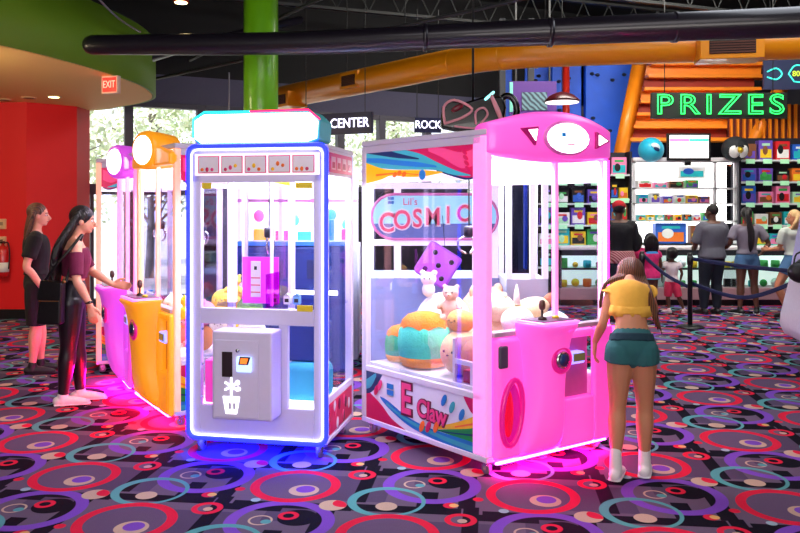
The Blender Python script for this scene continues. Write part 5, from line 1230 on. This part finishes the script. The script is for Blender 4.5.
# girl in front, seen from behind, leaning to the console
H = 1.46
J = dict(pel=(0, 0, .555), waist=(.0, .02, .655), chest=(.0, .065, .735), sh=(.005, .105, .785), neck=(.012, .155, .812), head=(.020, .225, .822), look=(-.2, 1, -.75),
         sl=(-.070, .10, .77), sr=(.076, .11, .77), el=(-.108, .085, .635), er=(.12, .20, .68), wl=(-.135, .15, .545), wr=(.07, .30, .66), hl=(-.05, .15, -1), hr=(-.3, 1, 0),
         ll=(-.046, 0, .525), lr=(.046, 0, .525), kl=(-.055, .02, .30), kr=(.058, .045, .30), al=(-.066, -.01, .052), ar=(.058, .05, .052), fl=(.28, 1, 0), fr=(.2, 1, 0))
def girl_hair(mb, hp, P, h, k, eu):
    cap_hair(mb, hp, k, eu, 1.12); rnd = random.Random(4)
    for i in range(15):
        a = (i / 14 - .5) * 2
        side_ = 1 if a > -.35 else -1
        if side_ > 0: e = V(.100 + .025 * a + rnd.uniform(-.01, .01), .03 + rnd.uniform(-.01, .01), .60 + .10 * (1 - a) * .6); m_ = V(.035 + .05 * max(a, 0), .055, .755 + .01 * rnd.random())
        else: e = V(-.118 + rnd.uniform(-.008, .008), .10, .71 + rnd.uniform(-.02, .02)); m_ = V(-.095, .105, .80)
        mb.sweep([hp(a * .035, -.03, .03), hp(a * .052, -.04 + .02 * abs(a), -.02), m_ * h, e * h], [.017 * k, .015 * k, .0095 * h, .003 * h], n=8, k=5)
YT = cloth('mustard_cotton_top', (222, 168, 62)); TEALS = cloth('teal_jersey_shorts', (38, 96, 100), .06); TEALB = cloth('dark_teal_waistband', (20, 52, 66))
t, P, hp = person('girl from behind in a mustard crop top and teal shorts leaning on the pink machine', (1.40, 4.74, 0), R(-9), H, J, SK2, HG, .0065,
    [('crop_top', YT, 'top', dict(hem=.54, neck=.95, inf=.005, flare=.0, sleeve=.14, sflare=.012)), ('shorts', TEALS, 'legs', dict(to=.14, waist=.30, flare=.004)), ('waistband', TEALB, 'band', dict(f0=.24, f1=.33, inf=.010))],
    (WSH, WSO, WSO), .055, girl_hair, headk=1.06, build_=.91, legk=1.12)
# ruffled hem of the top
mb = MB(); n = 48; vs = []
cc = V(0, .047, .698) * H
for k_, (rr, z) in enumerate(((.93, .03), (1.02, -.034))):
    for i in range(n):
        a = 2 * math.pi * i / n; wv = .006 * math.sin(a * 11) * k_
        vs.append(cc + V((.084 * H * rr + wv) * math.cos(a), (.061 * H * rr + wv) * math.sin(a), z + wv * .8))
mb.add(vs, [(i, (i + 1) % n, n + (i + 1) % n, n + i) for i in range(n)], True); o = mb.build('ruffled_hem', YT, t); q_ = o.modifiers.new('s', 'SOLIDIFY'); q_.thickness = .004
# woman at the left, in profile
H = 1.665
J = dict(pel=(0, 0, .535), waist=(0, .01, .625), chest=(0, .022, .725), sh=(0, .012, .80), neck=(0, .03, .850), head=(0, .055, .925), look=(.03, 1, -.05),
         sl=(-.10, .015, .797), sr=(.10, .03, .797), el=(-.12, .08, .66), er=(.145, .04, .635), wl=(-.05, .19, .59), wr=(.13, .10, .505), hl=(.1, 1, -.12), hr=(-.05, .18, -1),
         kl=(-.045, .02, .29), kr=(.047, -.01, .29), al=(-.048, .035, .05), ar=(.047, -.035, .05), fl=(0, 1, 0), fr=(0, 1, 0))
MR = cloth('maroon_knit_top', (104, 14, 58)); LEG = mat('black_leggings', (22, 14, 26), .35, var=.1)
def wh(mb, hp, P, h, k, eu):
    cap_hair(mb, hp, k, eu, 1.05); rnd = random.Random(14)
    for i in range(16):
        a = (i / 15 - .5) * 2
        mb.sweep([hp(a * .034, -.02, .04), hp(a * .050, -.036, -.01), (V(a * .075, -.06 + rnd.uniform(-.01, .01), .78)) * h, V(a * .06, -.075 + rnd.uniform(-.012, .012), .66) * h, V(a * .05, -.075 + rnd.uniform(-.02, .02), .545 + rnd.uniform(-.02, .02)) * h],
                 [.018 * k, .020 * k, .021 * h, .018 * h, .006 * h], n=8, k=4)
t, P, hp = person('woman in profile with long black hair, maroon off-shoulder top and black leggings', (-2.76, 6.60, 0), R(-74), H, J, SK1, HB, .0075,
    [('off_shoulder_top', MR, 'top', dict(hem=.53, neck=.86, inf=.008, yoke=0, sleeve=.46, sl0=.20, sflare=.002)), ('leggings', LEG, 'legs', dict(to=.97, waist=.42))], (WSH, WSO), .0, wh)
MB().lathe([(.029, -.012), (.032, 0), (.029, .012)], P['wr'] + V(0, -.012, .03), 16).build('wristwatch', BLACK, t)
# her bag
t = thing('shoulder_bag', 'black shoulder bag with a long strap hanging at the hip of the maroon-topped woman', 'bag', (-2.82, 6.36, .87), R(-4))
BG = mat('black_leather', (14, 11, 14), .35, bump=.2)
MB().prism([(-.115, -.17), (.09, -.17), (.10, .17), (-.07, .19)], -.045, .045).build('bag_body', BG, t, .02, 3)
MB().box(-.085, .08, -.052, -.045, .02, .026).build('gold_zip', mat('gold_metal', (200, 140, 90), .3, .8), t)
MB().prism([(-.10, .03), (.095, .03), (.10, .17), (-.07, .19)], -.052, -.045).build('flap', BG, t, .004)
MB().sweep([(-.06, 0, .18), (.05, -.01, .32), (.16, .02, .46), (.20, .10, .55), (.17, .16, .53), (.12, .14, .38), (.10, .03, .17)], [(.012, .004)] * 7, n=8, k=4).build('strap', BG, t)
MB().lathe([(.014, -.004), (.014, .004)], (.10, 0, .175), 12, 'Y').build('strap_ring', mat('gold_metal', (200, 140, 90)), t)
# woman behind her
H = 1.70
J = dict(look=(.1, 1, -.1), el=(-.14, .01, .635), er=(.140, -.045, .635), wl=(-.12, .10, .50), wr=(.135, .045, .495), hr=(-.05, .12, -1), kl=(-.05, .015, .285), kr=(.05, .0, .285), fl=(0, 1, 0), al=(-.05, .02, .05), ar=(.05, -.02, .05), fr=(.1, 1, 0))
person('woman with long brown hair in a black t-shirt and black shorts behind the maroon-topped one', (-3.62, 7.82, 0), R(-68), H, J, SK1, HBR, .009,
    [('tee_shirt', cloth('black_cotton_tee', (14, 12, 15)), 'top', dict(hem=.36, inf=.014, sleeve=.42, sflare=.01)), ('shorts', cloth('black_shorts', (16, 15, 20)), 'legs', dict(to=.42, waist=.40, flare=.014))], (BSH, BSO), .0,
    long_hair(13, lambda a, r: (a * .06, -.05 + r.uniform(-.01, .01), .67 + r.uniform(-.02, .02)), 5))
# people at the counter
GT = cloth('grey_tee', (92, 92, 104)); GT2 = cloth('light_grey_tee', (122, 116, 130)); DEN = cloth('blue_denim', (70, 110, 150), .2); NAVP = cloth('dark_navy_trousers', (18, 26, 40))
J = dict(look=(-.6, 1, -.2), el=(-.15, .02, .645), er=(.145, -.01, .63), wl=(-.09, .13, .585), wr=(.13, .11, .55), hl=(.1, 1, 0), hr=(-.3, 1, 0), fl=(-.3, 1, 0), fr=(.2, 1, 0), ll=(-.055, 0, .5), kl=(-.07, .01, .285), kr=(.05, .01, .285), al=(-.08, 0, .05), ar=(.05, 0, .05))
person('man with a shaved head in a grey t-shirt and dark trousers at the prize counter', (W(712, 0, 12.1).x, 12.1, 0), R(10), 1.70, J, SK3, mat('cropped_black_hair', (20, 14, 12), .8), .012,
    [('tee_shirt', GT, 'top', dict(hem=.12, inf=.024, sleeve=.52, sflare=.014)), ('trousers', NAVP, 'legs', dict(to=.97, waist=.3, flare=.008))], (BSH, BSO), 0, lambda mb, hp, P, h, k, eu: cap_hair(mb, hp, k, eu, .97), fem=0, build_=1.14)
def tail(mb, hp, P, h, k, eu):
    cap_hair(mb, hp, k, eu); mb.sweep([hp(0, -.06, .02), hp(0, -.085, -.02), V(0, -.085, .76) * h, V(.0, -.085, .64) * h, V(-.005, -.08, .585) * h], [.02 * k, .022 * k, .030 * h, .026 * h, .008 * h], n=10, k=4)
J = dict(look=(.3, 1, -.1), el=(-.16, .0, .66), er=(.19, -.02, .66), wl=(-.12, .14, .62), wr=(.12, -.03, .56), hl=(.2, 1, -.1), hr=(-1, .2, -.4), kl=(-.058, .0, .285), kr=(.07, .01, .285), al=(-.065, 0, .05), ar=(.09, 0, .05), fl=(-.5, 1, 0), fr=(.4, 1, 0))
person('woman with a long black ponytail in a grey t-shirt and denim shorts at the counter', (W(747, 0, 12.05).x, 12.05, 0), 0, 1.66, J, SK3, HB, .012,
    [('tee_shirt', GT2, 'top', dict(hem=.30, inf=.014, sleeve=.42, sflare=.012)), ('denim_shorts', DEN, 'legs', dict(to=.22, waist=.38, flare=.01))], (BSH, WSO), 0, tail)
J = dict(look=(-1, .3, -.2), chest=(-.01, .02, .715), el=(-.12, .04, .64), er=(.12, .06, .64), wl=(-.16, .12, .62), wr=(-.02, .17, .62), hl=(-.5, 1, 0), hr=(-1, .4, 0), kl=(-.14, .03, .29), kr=(.06, .03, .285), al=(-.06, .0, .05), ar=(.16, -.02, .05), fl=(-.5, 1, 0), fr=(.3, 1, 0))
person('blonde woman in a pale tee and denim shorts at the right end of the counter', (W(794, 0, 11.7).x, 11.7, 0), R(10), 1.62, J, SK2, HBL, .012,
    [('tee_shirt', cloth('pale_mint_tee', (196, 206, 196)), 'top', dict(hem=.36, inf=.012, sleeve=.40, sflare=.012)), ('denim_shorts', DEN, 'legs', dict(to=.24, waist=.38, flare=.01))], (BSH, BSO), 0,
    long_hair(9, lambda a, r: (a * .06, -.03, .80), 8, r0=.02))
kid = dict(head=(0, .012, .905), neck=(0, 0, .83), sh=(0, 0, .775), sl=(-.105, 0, .765), sr=(.105, 0, .765), chest=(0, 0, .69), el=(-.15, .0, .62), er=(.15, .0, .62), wl=(-.13, .1, .55), wr=(.14, .06, .49), pel=(0, 0, .48), waist=(0, 0, .59), ll=(-.05, 0, .46), lr=(.05, 0, .46), kl=(-.06, .01, .26), kr=(.10, .0, .26), al=(-.05, -.02, .055), ar=(.18, .0, .055), fr=(.7, .6, 0), fl=(-.6, .6, 0))
person('toddler with short dark curls in a white top and pink shorts near the barrier post', (W(672, 0, 12.2).x, 12.2, 0), R(-5), 1.0, kid, SK3, HB, .010,
    [('top', cloth('white_pink_top', (222, 206, 210)), 'top', dict(hem=.22, inf=.014, sleeve=.3, sflare=.01)), ('shorts', cloth('pink_shorts', (216, 50, 90)), 'legs', dict(to=.42, waist=.3, flare=.02))], (mat('pink_white_shoe', (226, 190, 200), .6), WSO), 0,
    lambda mb, hp, P, h, k, eu: cap_hair(mb, hp, k, eu, 1.22), headk=1.5)
kid2 = dict(kid); kid2.update(al=(-.05, 0, .052), ar=(.06, 0, .052), kr=(.055, 0, .26), kl=(-.055, 0, .26), head=(0, .012, .915))
person('child with black hair in a pink and blue patterned dress behind the girl', (W(650, 0, 11.9).x, 11.9, 0), R(15), 1.25, kid2, SK3, HB, .011,
    [('dress', cloth('pink_blue_dress', (206, 30, 110), .5), 'top', dict(hem=.02, inf=.016, sleeve=.3, sflare=.01, flare=.03)), ('shoulder_panel', cloth('sky_blue_panel', (50, 130, 200)), 'band', dict(f0=.78, f1=.97, inf=.020)), ('dress_hem', cloth('turquoise_hem', (80, 170, 190)), 'band', dict(f0=.0, f1=.12, inf=.050))], (BSH, BSO), 0,
    long_hair(9, lambda a, r: (a * .08, -.03, .77), 12, r0=.024), headk=1.3)
person('child in a dark pink top left of the child in the patterned dress', (W(634, 0, 12.15).x, 12.15, 0), R(0), 1.28, kid2, SK3, HB, .011,
    [('tee_shirt', cloth('dark_pink_tee', (190, 26, 90)), 'top', dict(hem=.25, inf=.014, sleeve=.4, sflare=.01)), ('trousers', NAVP, 'legs', dict(to=.95, waist=.35))], (BSH, BSO), 0,
    long_hair(9, lambda a, r: (a * .07, -.04, .80), 13, r0=.022), headk=1.3)
t, P, hp = person('man in a red cap and black shirt with plaid at the waist', (W(619, 0, 11.3).x, 11.3, 0), R(-10), 1.74, dict(el=(-.14, .02, .63), er=(.14, .02, .63), wl=(-.10, .12, .57), wr=(.1, .12, .57), hl=(.2, 1, 0), hr=(-.2, 1, 0)), SK3, HB, .012,
    [('black_shirt', cloth('black_shirt', (14, 14, 20)), 'top', dict(hem=.30, inf=.02, sleeve=.75, sflare=.008)), ('plaid_wrap', striped('red_plaid', (120, 20, 34), (200, 150, 150), 14, 'DIAGONAL', .9, .2, 0), 'band', dict(f0=.0, f1=.40, inf=.030)), ('trousers', NAVP, 'legs', dict(to=.97, waist=.3))], (BSH, BSO), 0,
    lambda mb, hp, P, h, k, eu: cap_hair(mb, hp, k, eu, 1.0), fem=0, build_=1.12)
o = MB().ell(hp(0, -.006, .032), (.056 * 1.74, .062 * 1.74, .048 * 1.74), n=20, m=12).obox(hp(0, .068, .022), V(1, 0, 0), V(0, 1, 0), V(0, 0, 1), .07, .06, .006).build('cap', cloth('red_cap', (180, 20, 34)), t)
